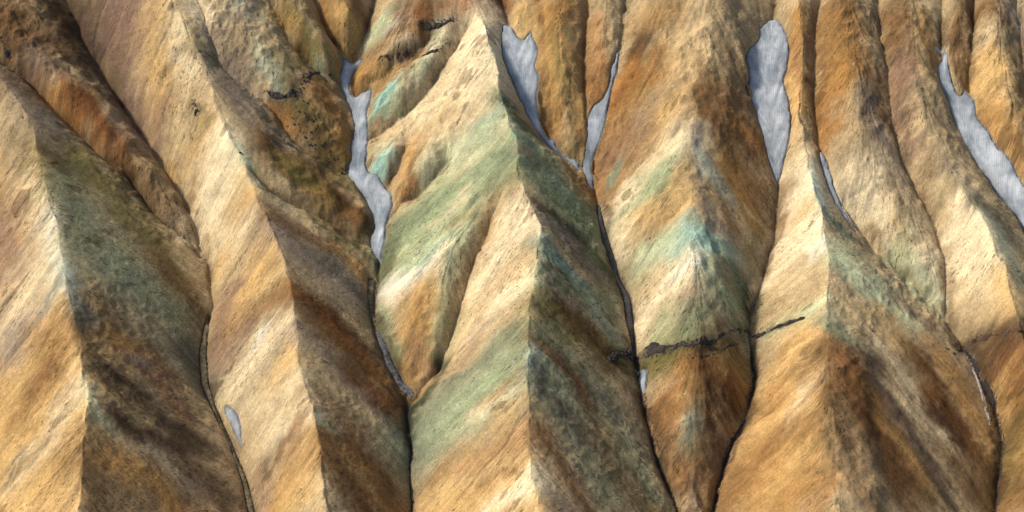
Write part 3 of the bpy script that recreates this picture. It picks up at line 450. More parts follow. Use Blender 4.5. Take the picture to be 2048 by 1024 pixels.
 ('brown', 7.81, 1, [(89.46, 37.8), (97.12, 27.33), (101.54, 14.61)]),
 ('ochre', 5.86, 0.8, [(87.17, 34.5), (94.59, 20.36)]),
 ('ochre', 3.9, 0.7, [(78.15, 21.62), (85.72, 11.34)]),
 ('taupe', 2.73, 0.7, [(73.94, 18.29), (81.24, 6.12)]),
 ('olive', 3.9, 0.6, [(98.4, 14.74), (93.36, -0.24)]),
 ('turq', 7.03, 0.6, [(70.0, 1.16), (71.54, -6.08)]),
 ('turq', 4.68, 0.5, [(60.54, 0.48), (69.82, -2.04), (85.03, 0.19)]),
 ('turq', 5.08, 0.9, [(70.52, 0.1), (71.35, -6.12)]),
 ('pgreen', 3.9, 0.8, [(61.8, 6.95), (55.98, 2.96)]),
 ('ochre', 1.76, 0.4, [(60.27, 15.93), (54.15, 4.5), (48.26, -2.32)]),
 ('pgreen', 2.73, 0.8, [(54.15, 4.5), (49.21, -2.76)]),
 ('cream', 7.81, 1, [(68.34, -12.67), (58.95, -15.51), (51.53, -18.9)]),
 ('white', 2.34, 0.8, [(71.33, -10.06), (64.68, -10.43)]),
 ('green', 5.08, 1, [(80.48, -6.37), (88.77, -8.16), (90.58, -14.66)]),
 ('sage', 3.51, 0.8, [(74.1, -13.22), (81.78, -18.72), (88.14, -19.08)]),
 ('mauve', 2.34, 0.6, [(69.99, -18.84), (67.88, -24.94)]),
 ('tan', 3.12, 0.7, [(60.62, -20.18), (55.0, -25.36)]),
 ('green', 5.08, 0.9, [(69.61, -28.54), (65.71, -32.65)]),
 ('greygreen', 3.9, 0.7, [(77.46, -24.59), (85.51, -26.05)]),
 ('brown', 2.34, 0.7, [(77.22, -29.66), (79.05, -32.34)]),
 ('sage', 4.68, 0.7, [(58.63, -25.33), (54.84, -30.44)]),
 ('pgreen', 0.78, 0.9, [(87.21, -16.6), (89.06, -21.58), (89.46, -30.79)]),
 ('dkgreen', 2.15, 1, [(94.91, -2.58), (92.37, -13.11)]),
 ('olive', 5.86, 1, [(52.79, -37.38), (63.56, -40.37), (80.73, -38.25)]),
 ('olive', 5.08, 0.9, [(86.93, -37.02), (90.67, -44.08)]),
 ('umber', 7.81, 1, [(74.68, -43.25), (82.13, -51.42), (79.83, -60.75)]),
 ('orange', 6.64, 1, [(65.13, -47.47), (60.27, -54.32), (55.55, -61.07)]),
 ('gold', 2.73, 0.7, [(65.07, -49.08), (61.17, -54.7)]),
 ('dkbrown', 5.86, 0.85, [(73.41, -51.13), (74.77, -64.63), (70.49, -77.34)]),
 ('ochre', 3.9, 0.6, [(84.74, -38.95), (86.28, -50.0)]),
 ('teal', 2.93, 0.5, [(66.04, -61.11), (64.28, -68.72)]),
 ('ochre', 5.08, 0.8, [(57.1, -68.43), (63.9, -80.44)]),
 ('rust', 3.9, 0.5, [(62.3, -74.06), (65.52, -85.41)]),
 ('brown', 4.68, 0.8, [(52.23, -53.17), (57.03, -72.34)]),
 ('brown', 4.68, 0.8, [(77.72, -64.6), (73.26, -79.47)]),
 ('taupe', 2.34, 0.6, [(84.0, -55.83), (75.4, -74.23)]),
 ('taupe', 3.9, 0.6, [(67.4, -84.01), (68.87, -92.09)]),
 ('ochre', 4.29, 1, [(120.28, 101.57), (118.87, 81.35), (116.99, 61.06)]),
 ('brown', 1.76, 0.8, [(121.06, 94.01), (118.65, 65.93)]),
 ('gold', 2.34, 0.8, [(116.58, 75.27), (116.57, 53.99)]),
 ('tan', 2.34, 0.8, [(116.97, 55.16), (116.19, 43.77)]),
 ('cream', 7.81, 1, [(117.42, 35.96), (112.51, 20.54), (105.95, 9.06)]),
 ('cream', 5.86, 1, [(119.29, 13.27), (110.49, -1.98), (99.04, -5.96)]),
 ('white', 2.34, 0.8, [(120.92, 0.94), (116.16, -0.75)]),
 ('gold', 3.51, 0.6, [(118.23, 22.67), (112.33, 18.41)]),
 ('sand', 5.86, 0.8, [(112.03, -5.33), (102.27, -11.12)]),
 ('tan', 1.56, 0.6, [(114.2, -1.91), (104.64, -5.34)]),
 ('brown', 0.98, 0.6, [(96.9, -9.36), (103.71, -15.68)]),
 ('pgreen', 2.73, 0.9, [(117.52, -23.5), (108.17, -26.87), (99.21, -26.1)]),
 ('sage', 2.73, 0.8, [(117.58, -31.19), (109.85, -28.08)]),
 ('tan', 3.12, 0.7, [(98.39, -13.28), (94.09, -21.49)]),
 ('gold', 11.71, 1, [(112.03, -40.79), (102.31, -51.16), (94.5, -61.59)]),
 ('ochre', 2.73, 0.6, [(105.28, -37.65), (98.09, -40.83)]),
 ('orange', 3.9, 0.6, [(99.11, -49.1), (101.53, -59.69)]),
 ('tan', 3.51, 0.7, [(97.14, -29.7), (94.53, -41.6)]),
 ('gold', 9.76, 1, [(112.81, -68.06), (104.66, -80.61), (93.82, -89.67)]),
 ('cream', 3.12, 0.6, [(109.78, -62.78), (102.43, -67.95)]),
 ('ochre', 9.76, 0.8, [(93.52, -72.59), (85.34, -86.98)]),
 ('rust', 2.73, 0.4, [(99.09, -68.2), (91.51, -75.64)]),
 ('umber', 4.68, 0.6, [(84.13, -79.88), (79.67, -92.3)]),
 ('ochre', 9.76, 0.8, [(106.75, -95.39), (96.15, -102.85)]),
 ('orange', 3.9, 0.5, [(114.33, -97.55), (109.01, -107.66)]),
 ('brown', 2.73, 0.5, [(98.91, -70.25), (105.17, -74.92)]),
 ('paleb', 1.76, 0.95, [(118.95, 36.16), (120.61, 28.18), (122.82, 19.64)]),
 ('teal', 1.95, 0.8, [(122.04, 21.82), (125.26, 13.57)]),
 ('greygreen', 2.73, 0.9, [(123.29, 14.72), (132.64, 5.63)]),
 ('pgreen', 1.95, 0.6, [(123.92, 1.3), (136.02, -0.18)]),
 ('slate', 1.95, 0.7, [(127.2, 12.34), (140.8, 4.75)]),
 ('tan', 9.76, 1, [(128.32, -13.25), (144.91, -25.12), (163.41, -36.25)]),
 ('pgreen', 5.08, 0.8, [(127.32, -4.38), (138.32, -13.84), (155.26, -22.19)]),
 ('pgreen', 2.34, 0.5, [(135.32, -5.54), (148.19, -15.22)]),
 ('mauve', 3.12, 0.8, [(148.19, -15.22), (165.24, -23.17)]),
 ('sand', 3.9, 0.7, [(125.97, -16.34), (128.22, -31.23)]),
 ('gold', 3.12, 0.6, [(141.31, -21.93), (147.28, -37.41)]),
 ('teal', 3.51, 0.5, [(120.33, -31.59), (127.27, -38.75), (132.32, -45.63)]),
 ('green', 2.73, 0.6, [(121.82, -35.68), (130.8, -41.95)]),
 ('brown', 11.71, 1, [(121.88, -51.63), (131.27, -70.59), (144.23, -91.47)]),
 ('rust', 4.68, 0.5, [(122.38, -47.19), (134.21, -62.9)]),
 ('umber', 5.86, 0.8, [(122.86, -59.83), (132.39, -77.66), (140.44, -91.06)]),
 ('ochre', 2.34, 0.6, [(128.72, -58.46), (137.07, -71.5), (150.57, -87.27)]),
 ('purple', 3.51, 0.9, [(134.22, -46.61), (141.9, -63.89), (153.63, -78.81), (161.62, -92.13)]),
 ('black', 1.37, 0.6, [(151.08, -83.42), (159.56, -92.9)]),
 ('tan', 2.15, 1, [(138.79, -33.95), (148.86, -55.48), (162.11, -74.02), (171.99, -88.33)]),
 ('cream', 0.98, 0.8, [(139.54, -35.85), (150.92, -54.78), (167.27, -79.51)]),
 ('umber', 7.03, 1, [(155.03, -39.0), (162.77, -54.83), (172.4, -70.75)]),
 ('ochre', 3.9, 0.7, [(160.16, -30.9), (168.44, -42.99), (175.79, -60.63)]),
 ('rust', 2.34, 0.7, [(153.55, -49.85), (159.58, -63.62)]),
 ('dkbrown', 2.73, 0.7, [(158.07, -60.27), (164.96, -67.55)]),
 ('brown', 4.68, 0.8, [(161.85, -75.93), (171.99, -88.33)]),
 ('white', 2.54, 1, [(176.91, -33.78), (179.38, -43.65), (179.77, -53.8)]),
 ('grey', 1.17, 0.6, [(176.17, -31.97), (180.5, -55.55)]),
 ('dkbrown', 2.34, 0.8, [(174.2, -72.01), (177.6, -76.2)]),
 ('brown', 5.86, 0.6, [(118.51, -82.65), (124.08, -98.79), (130.56, -108.47)]),
 ('dkbrown', 2.34, 0.6, [(118.2, -68.53), (120.18, -84.29)]),
 ('brown', 9.76, 1, [(136.43, 98.65), (138.53, 76.5), (142.97, 56.77)]),
 ('ochre', 7.81, 0.6, [(135.77, 90.49), (137.58, 64.79)]),
 ('ochre', 5.08, 0.7, [(131.11, 80.62), (128.4, 70.07)]),
 ('ochre', 7.81, 0.9, [(130.19, 68.71), (131.47, 46.84)]),
 ('orange', 5.08, 0.7, [(130.82, 64.33), (131.32, 52.62), (130.05, 45.65)]),
 ('tan', 3.9, 0.8, [(137.45, 62.96), (140.08, 45.75)]),
 ('taupe', 5.08, 0.8, [(143.45, 62.5), (150.11, 44.43), (155.35, 34.21)]),
 ('tan', 5.86, 1, [(134.12, 43.82), (139.28, 33.94), (146.74, 28.16)]),
 ('cream', 8.59, 1, [(139.01, 29.29), (148.01, 18.19), (156.65, 5.22)]),
 ('gold', 3.9, 0.7, [(151.87, 17.74), (155.19, 10.62)]),
 ('tan', 3.12, 0.8, [(150.87, 29.9), (159.82, 17.85)]),
 ('pgreen', 5.08, 0.5, [(155.19, 10.62), (161.68, -3.73)]),
 ('sage', 3.51, 0.8, [(149.33, 7.47), (158.06, -3.71), (165.08, -10.08)]),
 ('pgreen', 3.51, 0.8, [(163.58, -3.94), (167.74, -12.17)]),
 ('olive', 1.37, 0.6, [(138.66, 19.68), (145.73, 8.96)]),
 ('umber', 1.95, 0.7, [(151.32, 56.71), (156.26, 42.61)]),
 ('umber', 1.56, 0.6, [(127.87, 87.79), (125.67, 58.25)]),
 ('brown', 7.03, 1, [(159.7, 100.39), (159.58, 78.9), (163.21, 56.73)]),
 ('mauve', 4.68, 0.9, [(159.58, 78.9), (162.87, 53.03), (165.74, 41.47)]),
 ('tan', 5.08, 0.9, [(166.44, 68.6), (168.29, 48.19), (172.99, 36.25)]),
 ('ochre', 5.08, 0.7, [(171.52, 95.18), (174.05, 76.87)]),
 ('taupe', 3.12, 0.8, [(171.25, 38.36), (179.73, 26.1)]),
 ('tan', 3.9, 0.9, [(163.64, 37.63), (170.28, 24.44)]),
 ('dkbrown', 0.98, 0.6, [(165.52, 38.28), (168.85, 32.85)]),
 ('cream', 9.76, 1, [(176.99, 17.71), (177.42, 2.19), (179.22, -13.86)]),
 ('cream', 5.86, 1, [(183.37, 9.17), (185.13, -6.86)]),
 ('sand', 3.9, 0.8, [(172.09, 24.9), (170.16, 20.55)]),
 ('gold', 4.29, 0.8, [(188.21, -10.5), (189.97, -24.72), (181.95, -22.0)]),
 ('teal', 2.73, 0.6, [(187.63, 16.98), (192.25, 1.74), (196.95, -12.53)]),
 ('slate', 3.12, 0.8, [(181.51, 24.24), (192.64, 14.95), (200.86, 4.3)]),
 ('sand', 4.68, 0.7, [(174.38, -9.41), (180.21, -22.5)]),
 ('olive', 1.17, 0.6, [(169.36, 23.58), (167.51, 20.68)]),
 ('umber', 1.56, 0.7, [(170.85, -2.45), (169.93, -15.61)]),
 ('brown', 2.73, 1, [(186.83, 100.53), (185.96, 86.13), (185.76, 75.94)]),
 ('brown', 5.86, 1, [(195.53, 103.03), (205.9, 89.65), (210.96, 80.16)]),
 ('taupe', 5.86, 0.7, [(207.49, 101.06), (215.06, 92.59)]),
 ('gold', 6.64, 1, [(195.93, 82.55), (196.15, 67.91), (197.71, 54.67)]),
 ('tan', 5.86, 0.9, [(201.46, 88.62), (196.78, 90.32)]),
 ('cream', 1.95, 0.7, [(196.78, 90.32), (196.66, 84.15)]),
 ('ochre', 4.68, 0.9, [(195.27, 57.89), (199.38, 46.51), (204.23, 38.0)]),
 ('umber', 1.37, 0.8, [(192.54, 99.97), (189.55, 78.16)]),
 ('umber', 3.12, 0.6, [(207.66, 70.03), (206.84, 49.14)]),
 ('dkbrown', 0.98, 0.7, [(194.85, 89.02), (195.54, 87.22)]),
 ('umber', 1.56, 0.6, [(180.78, 98.92), (179.2, 90.63)]),
 ('tan', 5.86, 1, [(176.77, -22.22), (184.35, -33.17), (183.73, -42.72)]),
 ('brown', 9.76, 1, [(187.0, -39.99), (188.84, -54.45)]),
 ('dkbrown', 4.29, 0.8, [(187.34, -35.71), (191.93, -36.84), (193.16, -53.94)]),
 ('rust', 3.12, 0.5, [(185.36, -41.38), (190.8, -48.83)]),
 ('ochre', 8.59, 0.9, [(184.53, -53.69), (187.04, -70.43), (189.55, -85.34)]),
 ('olive', 4.68, 0.7, [(187.97, -63.46), (184.06, -80.08)]),
 ('brown', 3.9, 0.6, [(184.06, -80.08), (186.57, -92.77)]),
 ('dkbrown', 1.95, 0.9, [(173.96, -26.37), (178.22, -26.59), (186.12, -31.18)]),
 ('dkbrown', 1.76, 0.7, [(185.2, -62.72), (187.04, -70.43)]),
 ('gold', 2.34, 0.7, [(185.13, -45.35), (186.88, -60.09)]),
 ('brown', 1.95, 0.6, [(181.26, -30.83), (179.4, -33.95)]),
 ('dkbrown', 1.56, 0.8, [(186.22, -29.99), (194.4, -30.74)]),
 ('turq', 2.93, 0.9, [(-50.84, 52.94), (-54.92, 48.79)]),
 ('turq', 2.54, 0.8, [(-48.2, 80.64), (-53.83, 77.29)]),
 ('cream', 3.12, 0.8, [(7.81, -100.11), (4.6, -105.64), (-2.48, -106.49)]),  # more sunlight on the central ridge's foot, painted in cream
 ('dkbrown', 9.76, 0.5, [(-192.95, 112.98), (-179.44, 101.14)]),  # shade of the upper-left gully, painted in dark brown
 ('umber', 11.71, 0.5, [(-208.86, 102.42), (-194.9, 88.75)]),
 ('mauve', 7.81, 0.6, [(-165.26, 111.89), (-157.13, 92.91)]),
 ('tan', 1.76, 0.8, [(-120.03, 7.82), (-118.73, -9.87), (-119.82, -26.0)]),
 ('umber', 1.17, 0.7, [(-126.35, 22.58), (-118.51, 2.82)]),
 ('dkbrown', 1.37, 0.9, [(36.57, 34.37), (39.88, 9.15), (46.97, -15.24)]),
 ('dkbrown', 1.76, 0.8, [(47.04, -30.61), (49.72, -46.22), (53.7, -64.04), (59.39, -82.62)]),
 ('dkbrown', 1.37, 0.8, [(91.52, -26.36), (92.96, -39.5), (87.68, -55.06), (77.38, -75.49)]),
 ('dkbrown', 1.76, 0.8, [(170.11, -17.43), (176.3, -30.42), (182.8, -47.05), (184.24, -63.87), (179.53, -84.03)]),
 ('umber', 1.56, 0.7, [(107.51, 36.87), (104.85, 16.56), (98.71, 0.83)]),
 ('dkbrown', 1.56, 0.8, [(-54.85, -5.6), (-52.18, -22.49), (-39.88, -44.11), (-37.87, -65.87)]),
 ('umber', 1.17, 0.6, [(134.63, 20.59), (145.74, 9.6), (168.56, -14.38)]),
 ('umber', 1.17, 0.6, [(161.63, 33.01), (170.86, 5.65)]),
 ('dkbrown', 1.17, 0.7, [(44.39, -4.97), (42.42, -4.0)]),
 ('slate', 1.56, 0.8, [(-70.53, 84.76), (-66.77, 75.84), (-66.99, 63.72)]),
 ('black', 1.76, 0.9, [(37.67, -37.76), (45.79, -31.3)]),
 ('black', 1.56, 0.85, [(50.19, -31.11), (60.03, -37.02), (69.21, -38.18), (78.93, -34.86)]),
 ('black', 0.78, 0.8, [(78.93, -34.86), (92.29, -21.28)]),
 ('black', 0.98, 0.7, [(96.58, -24.87), (106.36, -26.81)]),
 ('black', 1.17, 0.8, [(-98.63, 72.24), (-91.38, 71.13), (-86.65, 76.59), (-82.24, 86.0)]),
 ('dkbrown', 0.98, 0.6, [(-100.35, 53.97), (-94.56, 55.17), (-86.36, 51.05)]),
]
VEINED = [
 (5.47, 0.9, [(-195.52, 39.67), (-189.16, 22.54), (-184.16, 8.87)]),
 (7.81, 0.9, [(-168.64, -38.65), (-170.26, -56.24), (-176.39, -68.52)]),
 (5.08, 0.9, [(-167.78, -87.68), (-178.28, -94.66)]),
 (5.47, 0.7, [(-158.24, -46.75), (-144.02, -63.19)]),
 (5.47, 0.7, [(-141.92, -66.32), (-128.09, -68.04), (-113.73, -72.44)]),
 (8.78, 0.8, [(108.48, -40.72), (99.31, -46.91), (99.66, -61.88)]),
 (9.76, 0.9, [(185.74, -35.85), (188.84, -54.45), (185.97, -77.76)]),
 (3.9, 0.9, [(-41.64, 53.91), (-42.32, 41.65)]),
 (4.29, 0.7, [(-90.82, -18.73), (-98.49, -24.22)]),
 (4.68, 0.7, [(155.34, -51.27), (167.02, -66.9)]),
 (4.29, 0.6, [(20.32, -16.12), (14.3, -36.0)]),
 (5.86, 0.6, [(57.17, 87.44), (62.93, 78.93)]),
 (4.68, 0.6, [(-79.59, -73.6), (-87.32, -75.39)]),
]
SNOW = [
 ('winding snow tongue filling the gully beside the turquoise knob', [(-72.13, 99.61), (-68.06, 98.41), (-63.47, 100.15), (-62.39, 99.41), (-65.46, 96.42), (-67.41, 92.06), (-67.61, 86.68), (-66.48, 84.62), (-63.33, 84.62), (-58.55, 85.85), (-59.52, 78.26), (-59.92, 67.93), (-59.34, 58.95), (-60.09, 52.35), (-57.89, 48.67), (-54.57, 47.38), (-51.79, 43.76), (-49.03, 40.79), (-48.08, 36.76), (-49.1, 31.5), (-50.09, 25.84), (-51.22, 18.66), (-51.64, 9.35), (-53.1, 10.89), (-55.05, 14.65), (-57.22, 18.66), (-56.94, 21.34), (-55.88, 24.71), (-56.12, 30.37), (-57.99, 36.07), (-61.44, 40.57), (-64.46, 44.61), (-66.86, 48.03), (-67.42, 51.26), (-65.83, 56.74), (-67.11, 62.27), (-65.91, 67.47), (-65.1, 72.5), (-67.7, 78.96), (-70.64, 83.8), (-72.54, 88.95), (-72.12, 94.04), (-70.95, 96.42)]),
 ('blue white snow field below the small gold lobe, narrowing downhill', [(-3.99, 102.06), (-1.26, 103.61), (1.26, 99.85), (3.13, 95.68), (5.01, 94.81), (6.49, 99.19), (7.96, 99.19), (8.57, 95.46), (10.84, 91.83), (11.02, 88.03), (8.72, 84.25), (11.19, 81.74), (10.74, 76.88), (9.89, 72.27), (10.91, 69.52), (11.5, 65.05), (12.5, 60.75), (14.74, 57.84), (16.59, 59.55), (17.99, 55.67), (20.63, 53.27), (24.71, 51.99), (27.75, 50.72), (28.32, 47.17), (23.67, 50.4), (18.59, 53.27), (13.5, 56.81), (9.84, 60.24), (7.8, 63.33), (4.32, 69.15), (1.24, 75.59), (-2.07, 81.74), (-4.37, 88.03), (-5.02, 95.46)]),
 ('thin upright sliver of grey snow beside the bright orange lobe', [(45.18, 91.97), (44.65, 86.96), (42.36, 77.56), (40.11, 68.42), (37.27, 59.6), (34.3, 52.94), (32.6, 48.06), (33.09, 42.15), (31.8, 38.92), (30.09, 44.0), (28.51, 47.08), (28.34, 49.84), (29.81, 52.94), (30.51, 59.6), (31.01, 65.24), (32.91, 68.78), (37.07, 71.09), (39.64, 75.7), (41.25, 83.19), (43.45, 88.86)]),
 ('tall oval snow patch beside the slender upper end of the cream ridge', [(104.08, 101.38), (107.67, 105.38), (111.43, 104.98), (114.44, 99.39), (116.02, 91.49), (114.4, 83.15), (112.64, 78.94), (114.52, 70.58), (114.62, 63.35), (113.28, 56.2), (111.11, 48.3), (108.58, 40.68), (106.76, 37.6), (105.44, 42.2), (103.48, 49.84), (102.26, 56.2), (100.53, 64.38), (98.04, 70.58), (96.47, 75.16), (97.86, 81.04), (97.14, 89.53), (100.48, 93.46), (103.8, 96.62)]),
 ('long slanting strip of blue grey snow cut off by the photo edge', [(179.06, 87.6), (180.37, 86.12), (180.84, 80.41), (181.81, 73.69), (183.08, 70.06), (184.87, 69.49), (186.73, 73.5), (187.68, 70.83), (189.99, 67.41), (190.06, 60.43), (193.64, 55.75), (196.1, 50.25), (199.97, 44.82), (202.17, 40.86), (203.68, 36.58), (206.2, 32.48), (210.24, 24.54), (212.74, 14.38), (210.98, 9.29), (204.11, 19.29), (199.46, 26.38), (194.29, 33.78), (189.23, 42.66), (184.1, 52.07), (179.95, 61.37), (178.68, 67.03), (176.37, 72.73), (175.98, 81.38), (177.83, 83.32)]),
 ('narrow grey snow streak in the groove beside the orange brown ridge', [(124.15, 48.6), (126.07, 44.8), (128.18, 38.44), (129.36, 30.97), (132.13, 25.06), (134.96, 20.27), (136.87, 14.9), (134.99, 16.04), (131.88, 21.68), (128.06, 29.53), (125.4, 36.47), (124.1, 42.81)]),
 ('small snow remnant beside the dry khaki stream bed', [(-107.95, -51.37), (-105.92, -52.96), (-103.9, -54.55), (-101.83, -58.91), (-101.03, -64.01), (-101.3, -67.61), (-103.79, -62.44), (-106.69, -57.13), (-108.58, -52.76)]),
 ('tiny white snow wedge just under the black rock band', [(49.21, -36.32), (51.88, -36.51), (51.31, -41.34), (50.19, -45.57), (48.77, -42.88), (48.14, -39.41)]),
]
STREAMS = [
 ('gravel', 'grey gravel stream bed winding down to the black rock band', [(33.92, 33.56), (34.7, 24.61), (36.11, 15.77), (40.67, 1.99), (43.53, -7.17), (44.54, -16.76), (46.03, -24.52), (47.22, -29.36), (48.35, -29.07), (47.56, -24.24), (47.64, -16.36), (46.91, -6.88), (42.53, 2.79), (38.8, 16.68), (37.08, 25.15), (35.49, 33.44)]),
 ('wet', 'dark wet channel below the tiny snow wedge', [(48.03, -38.72), (49.8, -47.35), (51.93, -60.66), (55.62, -75.1), (61.63, -91.5), (62.5, -91.14), (56.36, -74.83), (52.71, -60.45), (50.59, -47.17), (48.82, -38.52)]),
 ('wet', 'dark channel between the ochre cone and the gold slope', [(91.26, -27.25), (92.14, -39.87), (88.99, -54.05), (81.34, -65.05), (76.51, -77.87), (73.08, -91.25), (73.83, -91.39), (77.11, -78.03), (82.03, -65.4), (89.71, -54.33), (93.1, -39.88), (91.91, -27.14)]),
 ('khaki', 'dry khaki stream bed curving past the small snow remnant', [(-119.7, -10.81), (-121.14, -27.04), (-119.26, -39.82), (-113.98, -50.4), (-106.47, -63.73), (-100.99, -76.71), (-95.76, -93.52), (-93.24, -92.91), (-98.49, -75.91), (-105.14, -63.11), (-112.11, -49.52), (-116.03, -39.1), (-118.04, -27.2), (-118.13, -11.05)]),
 ('khaki', 'olive mud bank below the winding snow tongue', [(-57.12, 3.61), (-56.92, -6.95), (-54.61, -17.66), (-52.77, -17.38), (-54.11, -6.82), (-53.63, 3.37)]),
 ('ice', 'icy grey stream curving round the foot of the orange mound', [(-53.74, -18.99), (-50.85, -26.95), (-47.79, -34.86), (-43.51, -41.66), (-38.02, -45.47), (-36.63, -43.82), (-40.95, -39.36), (-44.75, -33.22), (-48.05, -25.68), (-51.99, -18.15)]),
 ('wet', 'dark trickle running down from the mossy wedge', [(-39.76, -47.25), (-39.92, -56.27), (-38.26, -67.1), (-36.81, -78.3), (-36.74, -92.94), (-35.82, -92.96), (-35.88, -78.27), (-37.32, -66.99), (-38.98, -56.22), (-38.96, -47.28)]),
 ('wet', 'dark gully channel below the dark brown rock ledge', [(173.42, -26.95), (178.03, -36.24), (182.2, -47.36), (183.46, -62.4), (180.74, -77.02), (177.2, -90.5), (178.1, -90.61), (181.66, -77.11), (184.57, -62.29), (183.31, -46.98), (178.95, -35.74), (174.32, -26.42)]),
]
LEDGES = [
 ('jet black rock outcrop on the shaded flank beside the gravel bed', 26, 1.9, [(36.45, -39.4, 0.98), (40.9, -34.68, 1.95), (45.8, -31.06, 2.73), (48.54, -30.65, 1.95)]),
 ('long black rock band crossing the ochre cone', 70, 1.15, [(49.27, -30.84, 2.15), (53.84, -32.84, 1.95), (60.03, -36.85, 1.17), (68.29, -38.02, 1.37), (76.94, -35.64, 0.78), (92.29, -21.28, 0.39)]),
 ('thin broken rock line below the long black band', 20, 0.7, [(57.15, -41.37, 0.59), (64.41, -42.34, 0.59), (70.94, -41.65, 0.59), (78.76, -38.37, 0.59), (87.77, -30.73, 0.39)]),
 ('scattered black rock band on the pale flank of the cream and gold ridge', 26, 0.9, [(94.25, -24.43, 1.17), (100.14, -25.7, 1.17), (106.36, -26.81, 1.17), (112.0, -28.15, 0.78)]),
 ('curved black rock ledge breaking the grey green spur', 50, 1.0, [(-101.14, 72.99, 0.59), (-96.53, 71.38, 0.98), (-91.38, 71.13, 1.37), (-86.65, 76.59, 1.56), (-83.64, 83.18, 1.37), (-80.44, 89.42, 0.78)]),
 ('dark rock ledge under the rust coloured head wall', 26, 1.0, [(-39.59, 100.42, 0.78), (-34.36, 100.56, 1.56), (-29.11, 100.95, 1.17), (-23.89, 102.05, 0.59)]),
 ('brown rock ledge across the ochre tongue', 16, 0.9, [(-54.23, 91.45, 0.59), (-47.91, 91.68, 1.17), (-42.33, 93.65, 1.17)]),
 ('dark rock ledge on the pale spur with teal foot', 16, 0.8, [(-35.86, 90.59, 0.59), (-30.03, 91.59, 0.98), (-24.89, 94.96, 0.59)]),
 ('dark brown rock ledge above the wet gully at the cream face', 26, 1.0, [(169.16, -31.26, 0.98), (174.8, -26.81, 1.76), (179.82, -27.74, 0.98), (186.11, -31.33, 0.59), (191.35, -34.66, 0.59)]),
 ('black rocks strung along the crest of the brown tongue', 26, 0.7, [(-101.75, 52.0, 0.39), (-97.78, 58.36, 0.98), (-94.98, 55.48, 0.98), (-89.46, 52.82, 0.98), (-86.0, 51.46, 0.78)]),
 ('pale grey rubble along the bank of the wet gully', 30, 0.8, [(176.1, -32.41, 0.59), (178.22, -38.51, 0.98), (179.22, -45.84, 0.98), (179.56, -53.86, 1.17), (180.61, -57.45, 0.78)]),
 ('black rock patch on the sandy hillside', 14, 0.8, [(-130.61, 63.71, 0.98), (-129.15, 60.72, 1.37), (-127.25, 57.42, 1.56)]),
 ('black rock patch by the dark upper gully', 14, 0.9, [(-209.9, 82.5, 0.78), (-207.65, 79.74, 1.17), (-205.53, 76.93, 0.78)]),
 ('jagged brown rocks on the central crest below the teal stain', 14, 0.7, [(14.15, -15.46, 0.98), (18.03, -13.86, 0.98), (24.15, -19.49, 0.78)]),
]
BOULDERS = [
 (34.58, 34.21, 1.5, 'pale grey boulder at the top of the gravel stream bed', 'pale'),
 (191.75, -35.37, 2.6, 'big brown boulder on the cream face at the photo edge', 'brown'),
 (-76.32, 88.7, 1.6, 'large dark boulder above the curved arm of winding snow', 'dark'),
 (-108.86, 39.23, 1.3, 'dark boulder on the tip of the pale golden ridge', 'dark'),
 (-84.57, 57.79, 1.5, 'largest dark boulder on the olive brown scree slope', 'dark'),
 (-46.84, -55.8, 1.3, 'lone black rock on the rust brown flank above the dark trickle', 'dark'),
 (-153.25, 38.21, 1.0, 'dark rock lying at the foot of the rust streaked spur', 'dark'),
 (54.28, 9.27, 0.9, 'dark stone on the gold patch of the ochre cone', 'brown'),
 (-77.11, 33.62, 1.1, 'dark rock midway down the dark brown tongue of scree', 'dark'),
 (13.74, -35.06, 1.3, 'brown rock on the shaded flank of the central green ridge', 'brown'),
]
SCATTER = [
 (-90.54, 64.61),
 (-88.81, 67.47),
 (-86.35, 71.21),
 (-84.33, 70.65),
 (-82.65, 64.87),
 (-79.89, 62.08),
 (-76.89, 62.69),
 (-77.22, 61.3),
 (-78.94, 63.37),
 (-74.19, 56.73),
 (-73.05, 58.1),
 (-71.63, 52.92),
 (-86.89, 59.85),
 (-93.25, 64.91),
 (-92.16, 62.63),
 (-88.96, 49.42),
 (-68.33, 48.91),
 (-69.74, 49.08),
 (-68.34, 49.82),
 (-74.51, 54.63),
 (-75.37, 49.69),
 (-80.62, 55.54),
 (-87.54, 66.02),
 (-85.11, 65.71),
 (-81.81, 64.1),
 (-94.02, 49.03),
 (-87.94, 51.12),
 (-77.95, 44.97),
 (-82.47, 51.62),
 (-76.18, 42.56),
 (-84.51, 61.41),
 (-81.76, 58.82),
 (-83.7, 56.24),
 (-84.65, 64.54),
 (-87.58, 61.95),
 (-73.33, 48.97),
 (-75.85, 51.72),
 (-82.46, 55.64),
 (-74.48, 53.6),
 (-77.58, 55.68),
 (-83.07, 55.49),
 (-75.66, 52.39),
 (-89.23, 62.11),
 (-75.44, 51.24),
 (-73.01, 52.16),
 (-72.61, 52.22),
 (-79.08, 57.74),
 (-76.81, 56.52),
 (-79.33, 52.17),
 (-89.71, 64.14),
 (-74.2, 49.93),
 (-81.03, 55.38),
 (-81.89, 57.08),
 (-82.18, 59.14),
 (-74.91, 54.38),
 (-73.03, 52.65),
 (-69.74, 50.11),
 (-81.84, 55.21),
 (-69.94, 50.08),
 (-73.61, 50.55),
 (-80.59, 54.36),
 (-74.83, 51.49),
 (-89.23, 62.27),
 (-69.74, 50.11),
]

# ---------------------------------------------------------------- numeric helpers
NX, NY = 1475, 845
X0, Y0, DX = -236.0, -122.0, 0.32
SLOPE = 0.4                                   # mean fall of the mountainside towards the viewer
rng = np.random.default_rng(7)

